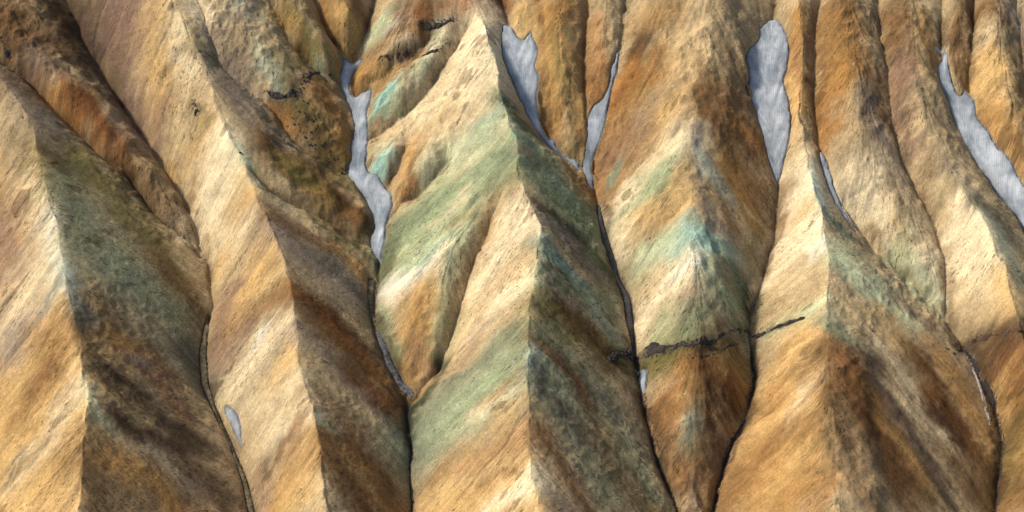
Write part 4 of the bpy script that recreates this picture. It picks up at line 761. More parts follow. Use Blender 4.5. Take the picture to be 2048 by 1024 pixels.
def up2(a, shape):
    """smooth bilinear resampling of a small grid to shape"""
    h, w = a.shape
    y = np.linspace(0, h - 1, shape[0]); x = np.linspace(0, w - 1, shape[1])
    j = np.minimum(y.astype(int), h - 2); i = np.minimum(x.astype(int), w - 2)
    fy = (y - j)[:, None]; fx = (x - i)[None, :]
    r0 = a[j][:, i] * (1 - fx) + a[j][:, i + 1] * fx
    r1 = a[j + 1][:, i] * (1 - fx) + a[j + 1][:, i + 1] * fx
    return (r0 * (1 - fy) + r1 * fy).astype(np.float32)

def box1(a, r, ax):
    if r < 1: return a
    p = [(0, 0), (0, 0)]; p[ax] = (r + 1, r)
    c = np.cumsum(np.pad(a, p, mode='edge'), axis=ax, dtype=np.float64)
    n = a.shape[ax]; k = 2 * r + 1
    hi = np.take(c, np.arange(k, k + n), axis=ax); lo = np.take(c, np.arange(0, n), axis=ax)
    return ((hi - lo) / k).astype(np.float32)

def blur(a, r):
    for _ in range(2): a = box1(box1(a, r, 0), r, 1)
    return a

def vnoise(cell, shape=(NY, NX)):
    """smooth value noise, cell in grid steps, zero mean and about unit spread"""
    h = max(3, int(shape[0] / cell) + 2); w = max(3, int(shape[1] / cell) + 2)
    a = up2(rng.standard_normal((h, w)).astype(np.float32), shape)
    a = blur(a, max(1, int(cell * .35)))
    return a / (a.std() + 1e-6)

def fbm(cell, octv=4, gain=.55):
    o = 0; g = 1
    for _ in range(octv):
        o = o + g * vnoise(max(cell, 1.5)); g *= gain; cell /= 2
    return o / o.std()

def densify(pts, step, jit, seed):
    """polyline -> points every step metres, with a small natural wander of jit metres"""
    r = np.random.default_rng(seed); out = []
    P = np.array(pts, float)
    for a, b in zip(P[:-1], P[1:]):
        n = max(1, int(math.hypot(*(b - a)[:2]) / step))
        out += [a + (b - a) * k / n for k in range(n)]
    out.append(P[-1]); Q = np.array(out)
    n = len(Q)
    if n > 4:
        k = np.ones(max(3, int(4 / step))); k /= len(k)      # round the corners of the drawn line
        pad = len(k) // 2
        Qs = np.stack([np.convolve(np.pad(Q[:, c], pad, mode='edge'), k, 'valid')[:n] for c in range(3)], 1)
        Qs[0], Qs[-1] = Q[0], Q[-1]; Q = Qs
        w = np.zeros((n, 2))
        for per, amp in ((9., 1.), (3.5, .6), (1.4, .35)):
            m = max(3, int(n * step / per) + 2)
            for c in range(2):
                w[:, c] += amp * np.interp(np.linspace(0, m - 1, n), np.arange(m), r.standard_normal(m))
        Q[:, :2] += w * jit
        if jit > .4:                                          # small notches along a crest
            for per, amp in ((6., .30), (2.2, .18)):
                m = max(3, int(n * step / per) + 2)
                Q[:, 2] += amp * np.interp(np.linspace(0, m - 1, n), np.arange(m), r.standard_normal(m))
    return Q

def raster(dl, lev, want='RVS'):
    w = (NX + lev - 1) // lev; h = (NY + lev - 1) // lev
    acc = np.zeros((h, w)); cnt = np.zeros((h, w))
    for k, rd, Q in dl:
        if k not in want: continue
        i = np.round((Q[:, 0] - X0) / DX / lev).astype(int); j = np.round((Q[:, 1] - Y0) / DX / lev).astype(int)
        ok = (i >= 0) & (i < w) & (j >= 0) & (j < h)
        np.add.at(acc, (j[ok], i[ok]), Q[ok, 2]); np.add.at(cnt, (j[ok], i[ok]), 1)
    m = cnt > 0
    return m, np.where(m, acc / np.maximum(cnt, 1), 0).astype(np.float32)

def harmonic(dl, want='RVS', last=1):
    H = None
    for lev in (32, 16, 8, 4, 2, 1):
        if lev < last: break
        m, v = raster(dl, lev, want)
        H = np.full(m.shape, v[m].mean(), np.float32) if H is None else up2(H, m.shape)
        for _ in range({32: 400, 16: 300, 8: 200, 4: 120, 2: 60, 1: 30}[lev]):
            H[m] = v[m]
            p = np.pad(H, 1, mode='edge')
            H = .25 * (p[:-2, 1:-1] + p[2:, 1:-1] + p[1:-1, :-2] + p[1:-1, 2:])
        H[m] = v[m]
    return up2(H, (NY, NX)) if last > 1 else H

def dist_to(m, n):
    """distance in grid steps to the true cells of m, up to n"""
    d = np.where(m, 0, n).astype(np.float32)
    for _ in range(n):
        p = np.pad(d, 1, mode='edge')
        q = np.minimum(np.minimum(p[:-2, 1:-1], p[2:, 1:-1]), np.minimum(p[1:-1, :-2], p[1:-1, 2:])) + 1
        r = np.minimum(np.minimum(p[:-2, :-2], p[2:, 2:]), np.minimum(p[2:, :-2], p[:-2, 2:])) + 1.414
        d = np.minimum(d, np.minimum(q, r))
    return d

def solve(lines):
    """relief above the mean slope: harmonic surface through every drawn crest and gully line, swollen into
    rounded lobes where the crest is not a knife edge, with the gullies cut sharply into it"""
    dl = [(k, rd, densify(p, .16, {'R': .5, 'V': .35, 'S': .28}[k], 100 + n)) for n, (k, rd, hid, p) in enumerate(lines)]
    H = harmonic(dl)
    rel = np.clip(harmonic(dl, 'R', 4) - harmonic(dl, 'VS', 4), 1, 40)
    t = harmonic([(k, rd, np.column_stack([Q[:, :2], np.full(len(Q), 1. if k == 'R' else 0.)])) for k, rd, Q in dl])
    mr, _ = raster([q for q in dl if q[0] == 'R' and q[1]], 1); mk, _ = raster([q for q in dl if q[0] == 'R' and not q[1]], 1)
    br, bk = blur(mr.astype(np.float32), 22), blur(mk.astype(np.float32), 22)
    soft = blur(br / (br + bk + 1e-4), 8)
    H = H + rel * np.clip(t * (1 - t), 0, .25) * (.12 + .75 * soft)
    rm = blur(np.clip(blur(mr.astype(np.float32), 9) * 26, 0, 1), 5)
    H = H * (1 - rm) + blur(H, 7) * rm
    global SOFT
    SOFT = soft
    mv, _ = raster([q for q in dl if q[0] == 'V' and not q[1]], 1); mw, _ = raster([q for q in dl if q[0] == 'V' and q[1]], 1)
    d = blur(dist_to(mv, 40), 1) * DX; d2 = dist_to(mw, 40) * DX
    ms, _ = raster([q for q in dl if q[0] == 'S'], 1); ds = dist_to(ms, 12) * DX
    H = H - .35 * np.exp(-ds / .6)
    H = H - 1.1 * np.exp(-d / .9) - .8 * np.exp(-(d / 5) ** 2) - .5 * np.exp(-d2 / 1.0)
    return .7 * H + .3 * blur(H, 1)

def gridxy():
    return X0 + DX * np.arange(NX, dtype=np.float32), Y0 + DX * np.arange(NY, dtype=np.float32)

def samp(A, x, y):
    fi = np.clip((np.asarray(x) - X0) / DX, 0, NX - 1.001); fj = np.clip((np.asarray(y) - Y0) / DX, 0, NY - 1.001)
    i = fi.astype(int); j = fj.astype(int); a = fi - i; b = fj - j
    return (A[j, i] * (1 - a) + A[j, i + 1] * a) * (1 - b) + (A[j + 1, i] * (1 - a) + A[j + 1, i + 1] * a) * b


def lin(hexs):
    v = np.array([int(hexs[k:k + 2], 16) / 255 for k in (0, 2, 4)])
    return np.where(v <= .04045, v / 12.92, ((v + .055) / 1.055) ** 2.4)

def tag(o, label=None, cat=None, group=None, kind=None):
    for k, v in (('label', label), ('category', cat), ('group', group), ('kind', kind)):
        if v: o[k] = v
    return o

def mesh_from(name, V, F, mats, smooth=True, colour=None):
    """V (n,3), F (m,4) or (m,3) -> linked mesh object"""
    me = bpy.data.meshes.new(name)
    V = np.asarray(V, np.float32); F = np.asarray(F, np.int32); k = F.shape[1]
    me.vertices.add(len(V)); me.vertices.foreach_set('co', V.ravel())
    me.loops.add(F.size); me.loops.foreach_set('vertex_index', F.ravel())
    me.polygons.add(len(F)); me.polygons.foreach_set('loop_start', np.arange(0, F.size, k, dtype=np.int32))
    me.update(calc_edges=True)
    me.polygons.foreach_set('use_smooth', np.full(len(F), smooth))
    if colour is not None:
        at_ = me.attributes.new('mineral', 'FLOAT_COLOR', 'POINT')
        c = np.ones((len(V), 4), np.float32); c[:, :3] = colour
        at_.data.foreach_set('color', c.ravel())
    me.materials.append(mats)
    o = bpy.data.objects.new(name, me)
    col.objects.link(o)
    return o

# ---------------------------------------------------------------- materials
def new_mat(name, rough=.95, spec=.12):
    m = bpy.data.materials.new(name); m.use_nodes = True
    b = m.node_tree.nodes['Principled BSDF']
    b.inputs['Roughness'].default_value = rough
    b.inputs['Specular IOR Level'].default_value = spec
    return m, m.node_tree, b

def noise_node(t, scale, detail=4, rough=.6, vec=None):
    n = t.nodes.new('ShaderNodeTexNoise'); n.inputs['Scale'].default_value = scale
    n.inputs['Detail'].default_value = detail; n.inputs['Roughness'].default_value = rough
    if vec: t.links.new(vec, n.inputs['Vector'])
    return n

def maprange(t, src, a, b, c, d):
    n = t.nodes.new('ShaderNodeMapRange'); t.links.new(src, n.inputs['Value'])
    for k, v in zip(('From Min', 'From Max', 'To Min', 'To Max'), (a, b, c, d)): n.inputs[k].default_value = v
    return n.outputs[0]

def mix(t, mode, fac, a, b):
    n = t.nodes.new('ShaderNodeMix'); n.data_type = 'RGBA'; n.blend_type = mode
    for sock, v in ((n.inputs['Factor'], fac), (n.inputs['A'], a), (n.inputs['B'], b)):
        if hasattr(v, 'is_output'): t.links.new(v, sock)
        else: sock.default_value = v if not isinstance(v, tuple) else (*v, 1)
    return n.outputs['Result']

def mat_ground():
    m, t, b = new_mat('rhyolite_scree', .96, .08)
    pos = t.nodes.new('ShaderNodeNewGeometry').outputs['Position']
    a = t.nodes.new('ShaderNodeAttribute'); a.attribute_name = 'mineral'
    n1 = noise_node(t, 2.6, 6, .8, pos); n2 = noise_node(t, .16, 5, .6, pos)
    c = mix(t, 'MULTIPLY', 1.0, a.outputs['Color'], maprange(t, n1.outputs['Fac'], .25, .75, .80, 1.20))
    c = mix(t, 'MULTIPLY', 1.0, c, maprange(t, n2.outputs['Fac'], .3, .7, .86, 1.14))
    v = t.nodes.new('ShaderNodeTexVoronoi'); v.inputs['Scale'].default_value = .9; t.links.new(pos, v.inputs['Vector'])
    spk = maprange(t, v.outputs['Distance'], .10, .22, 1, 0)            # pebbles and tufts
    sel = maprange(t, noise_node(t, .07, 4, .6, pos).outputs['Fac'], .50, .66, 0, .75)
    mm = t.nodes.new('ShaderNodeMath'); mm.operation = 'MULTIPLY'; t.links.new(spk, mm.inputs[0]); t.links.new(sel, mm.inputs[1])
    c = mix(t, 'MIX', mm.outputs[0], c, (.045, .032, .022))
    t.links.new(c, b.inputs['Base Color'])
    bp = t.nodes.new('ShaderNodeBump'); bp.inputs['Strength'].default_value = .45; bp.inputs['Distance'].default_value = .4
    t.links.new(n1.outputs['Fac'], bp.inputs['Height']); t.links.new(bp.outputs[0], b.inputs['Normal'])
    return m

def mat_snow():
    m, t, b = new_mat('old_snow', .75, .2)
    pos = t.nodes.new('ShaderNodeNewGeometry').outputs['Position']
    mp = t.nodes.new('ShaderNodeMapping'); mp.inputs['Scale'].default_value = (.8, .08, .12); mp.inputs['Rotation'].default_value = (0, 0, .28)
    t.links.new(pos, mp.inputs['Vector'])
    wv = t.nodes.new('ShaderNodeTexWave'); wv.inputs['Scale'].default_value = .42; wv.inputs['Distortion'].default_value = 14.0
    wv.inputs['Detail'].default_value = 4.0; wv.inputs['Detail Scale'].default_value = .6; wv.inputs['Detail Roughness'].default_value = .6
    m2 = t.nodes.new('ShaderNodeMapping'); m2.inputs['Scale'].default_value = (1.0, .45, .3); m2.inputs['Rotation'].default_value = (0, 0, .2)
    t.links.new(pos, m2.inputs['Vector']); t.links.new(m2.outputs[0], wv.inputs['Vector'])
    n1 = noise_node(t, 1.0, 6, .7, mp.outputs[0]); n2 = noise_node(t, .10, 5, .65, pos); n3 = noise_node(t, 2.6, 5, .7, pos)
    c = mix(t, 'MIX', maprange(t, n2.outputs['Fac'], .36, .62, 0, 1), (.28, .325, .36), (.58, .61, .62))
    c = mix(t, 'MULTIPLY', 1.0, c, maprange(t, n1.outputs['Fac'], .3, .7, .88, 1.1))
    c = mix(t, 'MULTIPLY', 1.0, c, maprange(t, wv.outputs['Fac'], .0, 1., .86, 1.07))
    c = mix(t, 'MULTIPLY', 1.0, c, maprange(t, n3.outputs['Fac'], .3, .7, .8, 1.18))
    a = t.nodes.new('ShaderNodeAttribute'); a.attribute_name = 'mineral'          # melting, gritty margin
    sp = t.nodes.new('ShaderNodeSeparateColor'); t.links.new(a.outputs['Color'], sp.inputs[0])
    c = mix(t, 'MULTIPLY', 1.0, c, maprange(t, sp.outputs[1], .1, .9, .80, 1.14))
    mm = t.nodes.new('ShaderNodeMath'); mm.operation = 'MULTIPLY'
    t.links.new(sp.outputs[0], mm.inputs[0]); t.links.new(maprange(t, n3.outputs['Fac'], .35, .6, .35, .95), mm.inputs[1])
    c = mix(t, 'MIX', mm.outputs[0], c, (.075, .07, .062))
    t.links.new(c, b.inputs['Base Color'])
    bp = t.nodes.new('ShaderNodeBump'); bp.inputs['Strength'].default_value = .35; bp.inputs['Distance'].default_value = .4
    t.links.new(n1.outputs['Fac'], bp.inputs['Height']); t.links.new(bp.outputs[0], b.inputs['Normal'])
    return m

def mat_mottled(name, ca, cb, scale=1.2, rough=.9, spec=.2, bump=.5):
    m, t, b = new_mat(name, rough, spec)
    pos = t.nodes.new('ShaderNodeNewGeometry').outputs['Position']
    n = noise_node(t, scale, 6, .7, pos)
    t.links.new(mix(t, 'MIX', maprange(t, n.outputs['Fac'], .35, .65, 0, 1), ca, cb), b.inputs['Base Color'])
    bp = t.nodes.new('ShaderNodeBump'); bp.inputs['Strength'].default_value = bump; bp.inputs['Distance'].default_value = .3
    t.links.new(n.outputs['Fac'], bp.inputs['Height']); t.links.new(bp.outputs[0], b.inputs['Normal'])
    return m

GROUND, SNOWM = mat_ground(), mat_snow()
STREAM_MAT = {
    'gravel': mat_mottled('grey_gravel', (.055, .048, .042), (.14, .125, .11), 1.6, .85, .2),
    'wet': mat_mottled('wet_silt', (.016, .012, .011), (.05, .038, .03), 1.2, .75, .2),
    'khaki': mat_mottled('khaki_gravel', (.06, .046, .022), (.24, .19, .11), .8, .9, .15),
    'ice': mat_mottled('grey_ice', (.05, .046, .042), (.20, .19, .18), .8, .8, .1)}
ROCK = {'dark': mat_mottled('black_basalt', (.014, .012, .011), (.085, .07, .06), 1.5, .85, .25),
        'brown': mat_mottled('brown_rock', (.05, .03, .02), (.14, .09, .055), 1.0, .9, .15),
        'pale': mat_mottled('pale_rock', (.22, .20, .17), (.38, .35, .30), 1.5, .9, .15)}

# ---------------------------------------------------------------- terrain relief
gx, gy = gridxy()
H = solve(LINES)
Zb = H + SLOPE * gy[:, None]
zs = blur(Zb, 4)
sy, sx = np.gradient(zs, DX)
g = np.sqrt(sx * sx + sy * sy) + 1e-6
ux, uy = (-sx / g).astype(np.float32), (-sy / g).astype(np.float32)      # downhill direction

def lic(N, steps, stride, raw=False):
    """drag a noise field down the fall lines: the streaks that running water leaves on scree"""
    jj, ii = np.mgrid[0:NY, 0:NX].astype(np.float32)
    acc = N.copy(); n = 1
    for sgn in (1, -1):
        x, y = ii.copy(), jj.copy()
        for _ in range(steps):
            xi = np.clip(x + .5, 0, NX - 1).astype(np.int32); yi = np.clip(y + .5, 0, NY - 1).astype(np.int32)
            k = yi * NX + xi
            x += sgn * stride * ux.ravel()[k]; y += sgn * stride * uy.ravel()[k]
            xi = np.clip(x + .5, 0, NX - 1).astype(np.int32); yi = np.clip(y + .5, 0, NY - 1).astype(np.int32)
            acc += N.ravel()[yi * NX + xi]; n += 1
    if raw: return np.clip(acc, 0, 1)
    acc /= n
    return acc / acc.std()

white = rng.standard_normal((NY, NX)).astype(np.float32)
st_f = lic(white, 14, 1.0)                       # hair-fine streaks
st_m = lic(vnoise(3.2), 16, 2.0)                 # rills
st_c = lic(vnoise(8), 18, 3.5)                   # broad fans
crag = 1 - np.abs(vnoise(9)) - .5 * np.abs(vnoise(4.5))
st_x = lic(vnoise(20), 16, 5.0)                 # shallow side gullies
f_big, f_mid, f_small = fbm(60, 4), fbm(18, 4), fbm(5, 3)
f_lump, f_knob = fbm(40, 2), fbm(15, 2)
patch = fbm(34, 4)
rill = np.exp(-(st_c / .16) ** 2) * .6 + np.exp(-(lic(vnoise(13), 18, 4.0) / .10) ** 2)
side = lic(vnoise(24), 22, 5.0)
rib = .95 - 1.05 * np.exp(-(side / .45) ** 2) * np.clip(.75 + .4 * f_big, 0, 1.3) - .35 * np.exp(-(st_x / .3) ** 2)   # side gullies between small spurs
bulge = np.abs(vnoise(30)) * .55 + np.abs(vnoise(14)) * .35
rough_w = np.clip(.55 + .35 * f_big, .15, 1.3)
flat = blur(H - blur(H, 10), 2)
beds = np.zeros((NY, NX), np.float32)
for n, (k, rd, name, P) in enumerate(LINES):
    if k != 'S': continue
    Q = densify(P, .16, .28, 100 + n)[::2, :2]
    i0, i1 = np.searchsorted(gx, [Q[:, 0].min(), Q[:, 0].max()]); j0, j1 = np.searchsorted(gy, [Q[:, 1].min(), Q[:, 1].max()])
    if i1 <= i0 or j1 <= j0: continue
    X_, Y_ = np.meshgrid(gx[i0:i1], gy[j0:j1]); ins = np.zeros(X_.shape, bool)
    for (ax, ay), (bx, by) in zip(Q, np.roll(Q, -1, 0)):
        if ay != by: ins ^= ((ay > Y_) != (by > Y_)) & (X_ < (bx - ax) * (Y_ - ay) / (by - ay) + ax)
    beds[j0:j1, i0:i1] = np.maximum(beds[j0:j1, i0:i1], ins)
calm = 1 - np.clip(blur(beds, 4) * 1.6, 0, 1)                  # the ground under snow and gravel is smooth
detail = .012 * st_m + .06 * st_c * rough_w + rib * np.clip(g, .3, 1.0) * (1 - .55 * SOFT) + .30 * st_x * np.clip(g, .3, 1.0) - .20 * rill * np.clip(.6 + .5 * f_big, 0, 1.2) + (.36 * f_lump + .30 * f_knob + .16 * crag - bulge) * (.12 + .95 * SOFT) + .15 * f_mid * rough_w + .05 * f_small + .04 * white + .35 * f_big + .17 * crag * np.clip(fbm(90, 2) * .8 - .1, 0, 1.2)
Z = Zb + detail * calm - 1.2 * blur(beds, 2) * beds

# ---------------------------------------------------------------- mineral colours of the ground, with light and shade painted in places
hs = 2
cx, cy = gx[::hs], gy[::hs]
CX, CY = np.meshgrid(cx, cy)
edge = (.30 * f_mid + .28 * st_c + .22 * st_m)[::hs, ::hs]
COL = np.empty(CX.shape + (3,), np.float32); COL[:] = lin(MINERAL['tan'])
def zone(w, P, k=1.85):
    """soft ragged-edged strip of half width w along P: slices of the colour grid and its weight"""
    R = w * 2.4 + 1
    xs = [q[0] for q in P]; ys = [q[1] for q in P]
    i0, i1 = np.searchsorted(cx, [min(xs) - R, max(xs) + R]); j0, j1 = np.searchsorted(cy, [min(ys) - R, max(ys) + R])
    sl_ = (slice(j0, j1), slice(i0, i1))
    x, y = CX[sl_], CY[sl_]
    d = np.full(x.shape, 1e9, np.float32)
    for (ax, ay), (bx, by) in zip(P[:-1], P[1:]):
        vx, vy = bx - ax, by - ay
        tt = np.clip(((x - ax) * vx + (y - ay) * vy) / (vx * vx + vy * vy + 1e-6), 0, 1)
        d = np.minimum(d, np.hypot(x - ax - tt * vx, y - ay - tt * vy))
    q = np.clip((k - d / w * (1 + .34 * edge[sl_])) / (k - .15), 0, 1)
    return sl_, (q * q * (3 - 2 * q))[..., None]
for cname, w, op, P in DEPOSITS_AND_SHADING:
    sl_, a = zone(w, P)
    COL[sl_] = COL[sl_] * (1 - op * a) + op * a * lin(MINERAL[cname])
NET = np.zeros(CX.shape + (1,), np.float32)
for w, op, P in VEINED:
    sl_, a = zone(w, P)
    NET[sl_] = np.maximum(NET[sl_], op * a)
blot = np.clip(.35 + .5 * vnoise(16) + .3 * vnoise(7), 0, 1)[::hs, ::hs, None]
vein = np.clip(1 - np.abs(vnoise(8)) * 3.2, 0, 1)[::hs, ::hs, None] + np.clip(1 - np.abs(vnoise(5)) * 4, 0, 1)[::hs, ::hs, None]
COL = COL * (1 - NET * .55 * blot * (1 - np.clip(vein, 0, 1))) * (1 + .28 * NET * np.clip(vein, 0, 1))
def down(A, steps, stride):
    v, u = ux[::hs, ::hs], uy[::hs, ::hs]; h_, w_ = v.shape
    yy, xx = np.mgrid[0:h_, 0:w_].astype(np.float32); acc = A.copy(); n = 1
    for sgn in (1, -1):
        x, y = xx.copy(), yy.copy()
        for _ in range(steps):
            k = np.clip(y + .5, 0, h_ - 1).astype(int) * w_ + np.clip(x + .5, 0, w_ - 1).astype(int)
            x += sgn * stride * v.ravel()[k]; y += sgn * stride * u.ravel()[k]
            acc += A.reshape(-1, 3)[np.clip(y + .5, 0, h_ - 1).astype(int) * w_ + np.clip(x + .5, 0, w_ - 1).astype(int)]; n += 1
    return acc / n
COL = .55 * COL + .45 * down(COL, 7, 1.5)
# pull the zones into ragged fans along the fall lines
jj, ii = np.mgrid[0:NY, 0:NX].astype(np.float32)
amp = (1.6 * st_m + 1.6 * st_f + .8 * st_c)
wx, wy = 3.2 * vnoise(26) + 1.8 * vnoise(11), 3.2 * vnoise(26) + 1.8 * vnoise(11)
fx = np.clip((ii + amp * ux + 1.2 * f_small + wx) / hs, 0, COL.shape[1] - 1.01); fy = np.clip((jj + amp * uy + wy) / hs, 0, COL.shape[0] - 1.01)
i = fx.astype(int); j = fy.astype(int); a = (fx - i)[..., None]; b = (fy - j)[..., None]
C = (COL[j, i] * (1 - a) + COL[j, i + 1] * a) * (1 - b) + (COL[j + 1, i] * (1 - a) + COL[j + 1, i + 1] * a) * b
C = C * np.exp(.05 * st_f + .035 * st_m + .025 * st_c + .03 * f_small + .01 * f_mid + .14 * white + .04 * patch - .06 * rill)[..., None]
dash = lambda p, n: lic((rng.uniform(0, 1, (NY, NX)) < p).astype(np.float32), n, 1.0, True)
where = np.clip(.45 + .6 * f_mid + .5 * f_big, 0, 1)
C = C * (1 - .72 * dash(.012, 1) * where - .28 * dash(.004, 4) * where)[..., None]      # stones, tufts, short rills
C = C * (1 + .30 * dash(.006, 2) * np.clip(.5 - .5 * f_mid, 0, 1))[..., None]            # pale flecks
hue = np.clip(.5 + .25 * patch, 0, 1)[..., None]
C = C * (1 - .05 * hue) + C.mean(-1, keepdims=True) * np.array([1.25, .98, .62]) * .05 * hue
dark = np.clip((f_mid * .6 + st_m * .55 + patch * .5 - 1.9) * 1.2, 0, .5)[..., None]
C = C * (1 - dark) + dark * lin('4A3420')
dl_ = [(k, rd, densify(P, .16, {'R': .5, 'V': .35, 'S': .28}[k], 100 + n)) for n, (k, rd, name, P) in enumerate(LINES)]
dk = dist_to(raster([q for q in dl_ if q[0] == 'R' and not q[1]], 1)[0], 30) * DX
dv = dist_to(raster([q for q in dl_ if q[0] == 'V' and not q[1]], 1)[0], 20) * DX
C = C * (1 + .22 * np.exp(-(dk / 3.2) ** 2))[..., None]                        # pale rim highlight painted along the knife crests
C = C * (1 - .42 * np.exp(-dv / 1.1) * np.clip(.8 + .4 * f_mid, .2, 1.2))[..., None]   # crevice shade painted into the gully creases
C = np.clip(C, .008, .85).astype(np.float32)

# ---------------------------------------------------------------- one hill object per ridge, parted along the gullies
hh = (NY + 1) // 2; ww = (NX + 1) // 2
L = np.zeros((hh, ww), np.int16); bar = np.zeros((hh, ww), bool)
hid = list(HILLS)
for n, (k, rd, name, P) in enumerate(LINES):
    if k == 'S': continue
    Q = densify(P, .16, .5 if k == 'R' else .35, 100 + n)
    qi = np.round((Q[:, 0] - X0) / DX / 2).astype(int); qj = np.round((Q[:, 1] - Y0) / DX / 2).astype(int)
    ok = (qi >= 1) & (qi < ww - 1) & (qj >= 1) & (qj < hh - 1); qi, qj = qi[ok], qj[ok]
    if k == 'R': L[qj, qi] = hid.index(name) + 1
    else:
        for da, db in ((0, 0), (1, 0), (0, 1)): bar[qj + da, qi + db] = True
L[bar] = 0
def spread(L, free):
    for _ in range(1200):
        todo = (L == 0) & free
        if not todo.any(): break
        n0 = int((L > 0).sum())
        for ax, s_ in ((0, 1), (0, -1), (1, 1), (1, -1)):
            sh = np.roll(L, s_, ax)
            if ax == 0: sh[0 if s_ == 1 else -1] = 0
            else: sh[:, 0 if s_ == 1 else -1] = 0
            L = np.where((L == 0) & free, sh, L)
        if int((L > 0).sum()) == n0: break
    return L
L = spread(L, ~bar); L = spread(L, np.ones_like(bar))
V = np.empty((NY, NX, 3), np.float32); V[..., 0] = gx[None]; V[..., 1] = gy[:, None]; V[..., 2] = Z
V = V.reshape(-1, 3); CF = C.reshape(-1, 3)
fj, fi = np.mgrid[0:NY - 1, 0:NX - 1]
k0 = (fj * NX + fi).ravel(); flab = L[(fj // 2).ravel(), (fi // 2).ravel()]
for n, name in enumerate(hid):
    k = k0[flab == n + 1]
    if not len(k): continue
    F = np.stack([k, k + 1, k + 1 + NX, k + NX], 1)
    used = np.zeros(NX * NY, bool); used[F] = True
    idx = np.cumsum(used) - 1
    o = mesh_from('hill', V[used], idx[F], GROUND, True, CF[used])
    tag(o, HILLS[name], 'hill', kind='structure')
# the mountainside goes on beyond the detailed part
st = 6; P_ = 42
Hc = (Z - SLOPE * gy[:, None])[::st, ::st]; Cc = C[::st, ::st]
Hp = np.pad(Hc, P_, mode='reflect'); Cp = np.pad(Cc, ((P_, P_), (P_, P_), (0, 0)), mode='reflect')
ny, nx = Hp.shape
px_ = X0 + DX * st * (np.arange(nx) - P_); py_ = Y0 + DX * st * (np.arange(ny) - P_)
Vp = np.stack([np.broadcast_to(px_[None], Hp.shape), np.broadcast_to(py_[:, None], Hp.shape), Hp + SLOPE * py_[:, None]], -1).astype(np.float32)
core_ = np.zeros(Hp.shape, bool); core_[P_:P_ + Hc.shape[0], P_:P_ + Hc.shape[1]] = True
Vp[core_, 2] -= .8
fj, fi = np.mgrid[0:ny - 1, 0:nx - 1]
inner = (fj >= P_ + 1) & (fj < P_ + Hc.shape[0] - 3) & (fi >= P_ + 1) & (fi < P_ + Hc.shape[1] - 3)
k = (fj * nx + fi)[~inner]
F = np.stack([k, k + 1, k + 1 + nx, k + nx], 1)
used = np.zeros(nx * ny, bool); used[F] = True; idx = np.cumsum(used) - 1
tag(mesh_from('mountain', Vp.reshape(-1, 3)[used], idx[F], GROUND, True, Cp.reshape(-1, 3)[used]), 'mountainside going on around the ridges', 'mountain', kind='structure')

# ---------------------------------------------------------------- snow patches and stream beds, laid into the gullies
ZB12 = blur(Zb, 12)
def sink(poly, thick, jit, seed, step=.4, crown=0.0, lump=0.0):
    P = poly if isinstance(poly, np.ndarray) else densify([(x, y, 0) for x, y in poly + [poly[0]]], .5, jit, seed)[:, :2]
    x = np.arange(P[:, 0].min() - 2, P[:, 0].max() + 2, step); y = np.arange(P[:, 1].min() - 2, P[:, 1].max() + 2, step)
    X, Y = np.meshgrid(x, y)
    inside = np.zeros(X.shape, bool); d = np.full(X.shape, 1e9)
    for (ax, ay), (bx, by) in zip(P[:-1], P[1:]):
        if ay != by:
            c = ((ay > Y) != (by > Y)) & (X < (bx - ax) * (Y - ay) / (by - ay) + ax)
            inside ^= c
        vx, vy = bx - ax, by - ay
        t = np.clip(((X - ax) * vx + (Y - ay) * vy) / (vx * vx + vy * vy + 1e-9), 0, 1)
        d = np.minimum(d, np.hypot(X - ax - t * vx, Y - ay - t * vy))
    sd = np.where(inside, d, -d)
    T = samp(Z, X, Y); M = samp(Z, X, Y).copy()
    M[inside] = samp(ZB12, X[inside], Y[inside])
    for _ in range(1500):
        p = np.pad(M, 1, mode='edge')
        A = .25 * (p[:-2, 1:-1] + p[2:, 1:-1] + p[1:-1, :-2] + p[1:-1, 2:])
        M[inside] = A[inside]
    Zs = np.where(inside, M, T) + np.clip(sd, -1.2, 1.0) * thick + crown * np.clip(sd, 0, 6)
    Zs = np.where(sd < .35, np.minimum(Zs, T + np.clip(sd, -1.2, 1) * thick + np.clip(sd, 0, 1) * .6), Zs)
    if lump:
        Zs = T + np.where(inside, -.15 + lump * np.clip(sd / .5, 0, 1) * (.68 + samp(crag, X, Y) * .5 + samp(f_small, X, Y) * .5), sd * .5 - .15)
    else:
        Zs = Zs + .06 * samp(f_mid, X, Y) * np.clip(sd, 0, 1) + (.10 * samp(st_m, X, Y) + .10 * samp(st_c, X, Y)) * np.clip(sd, 0, 1) * (thick > .22) - (.15 * np.clip(sd / .5, 0, 1) if thick < .04 else 0)
    keep = sd > -1.1
    F = keep[:-1, :-1] & keep[1:, :-1] & keep[:-1, 1:] & keep[1:, 1:]
    jj, ii = np.nonzero(F); n = X.shape[1]; k = jj * n + ii
    F = np.stack([k, k + 1, k + 1 + n, k + n], 1)
    used = np.zeros(X.size, bool); used[F] = True; idx = np.cumsum(used) - 1
    return np.stack([X, Y, Zs], -1).reshape(-1, 3)[used], idx[F], sd.ravel()[used]

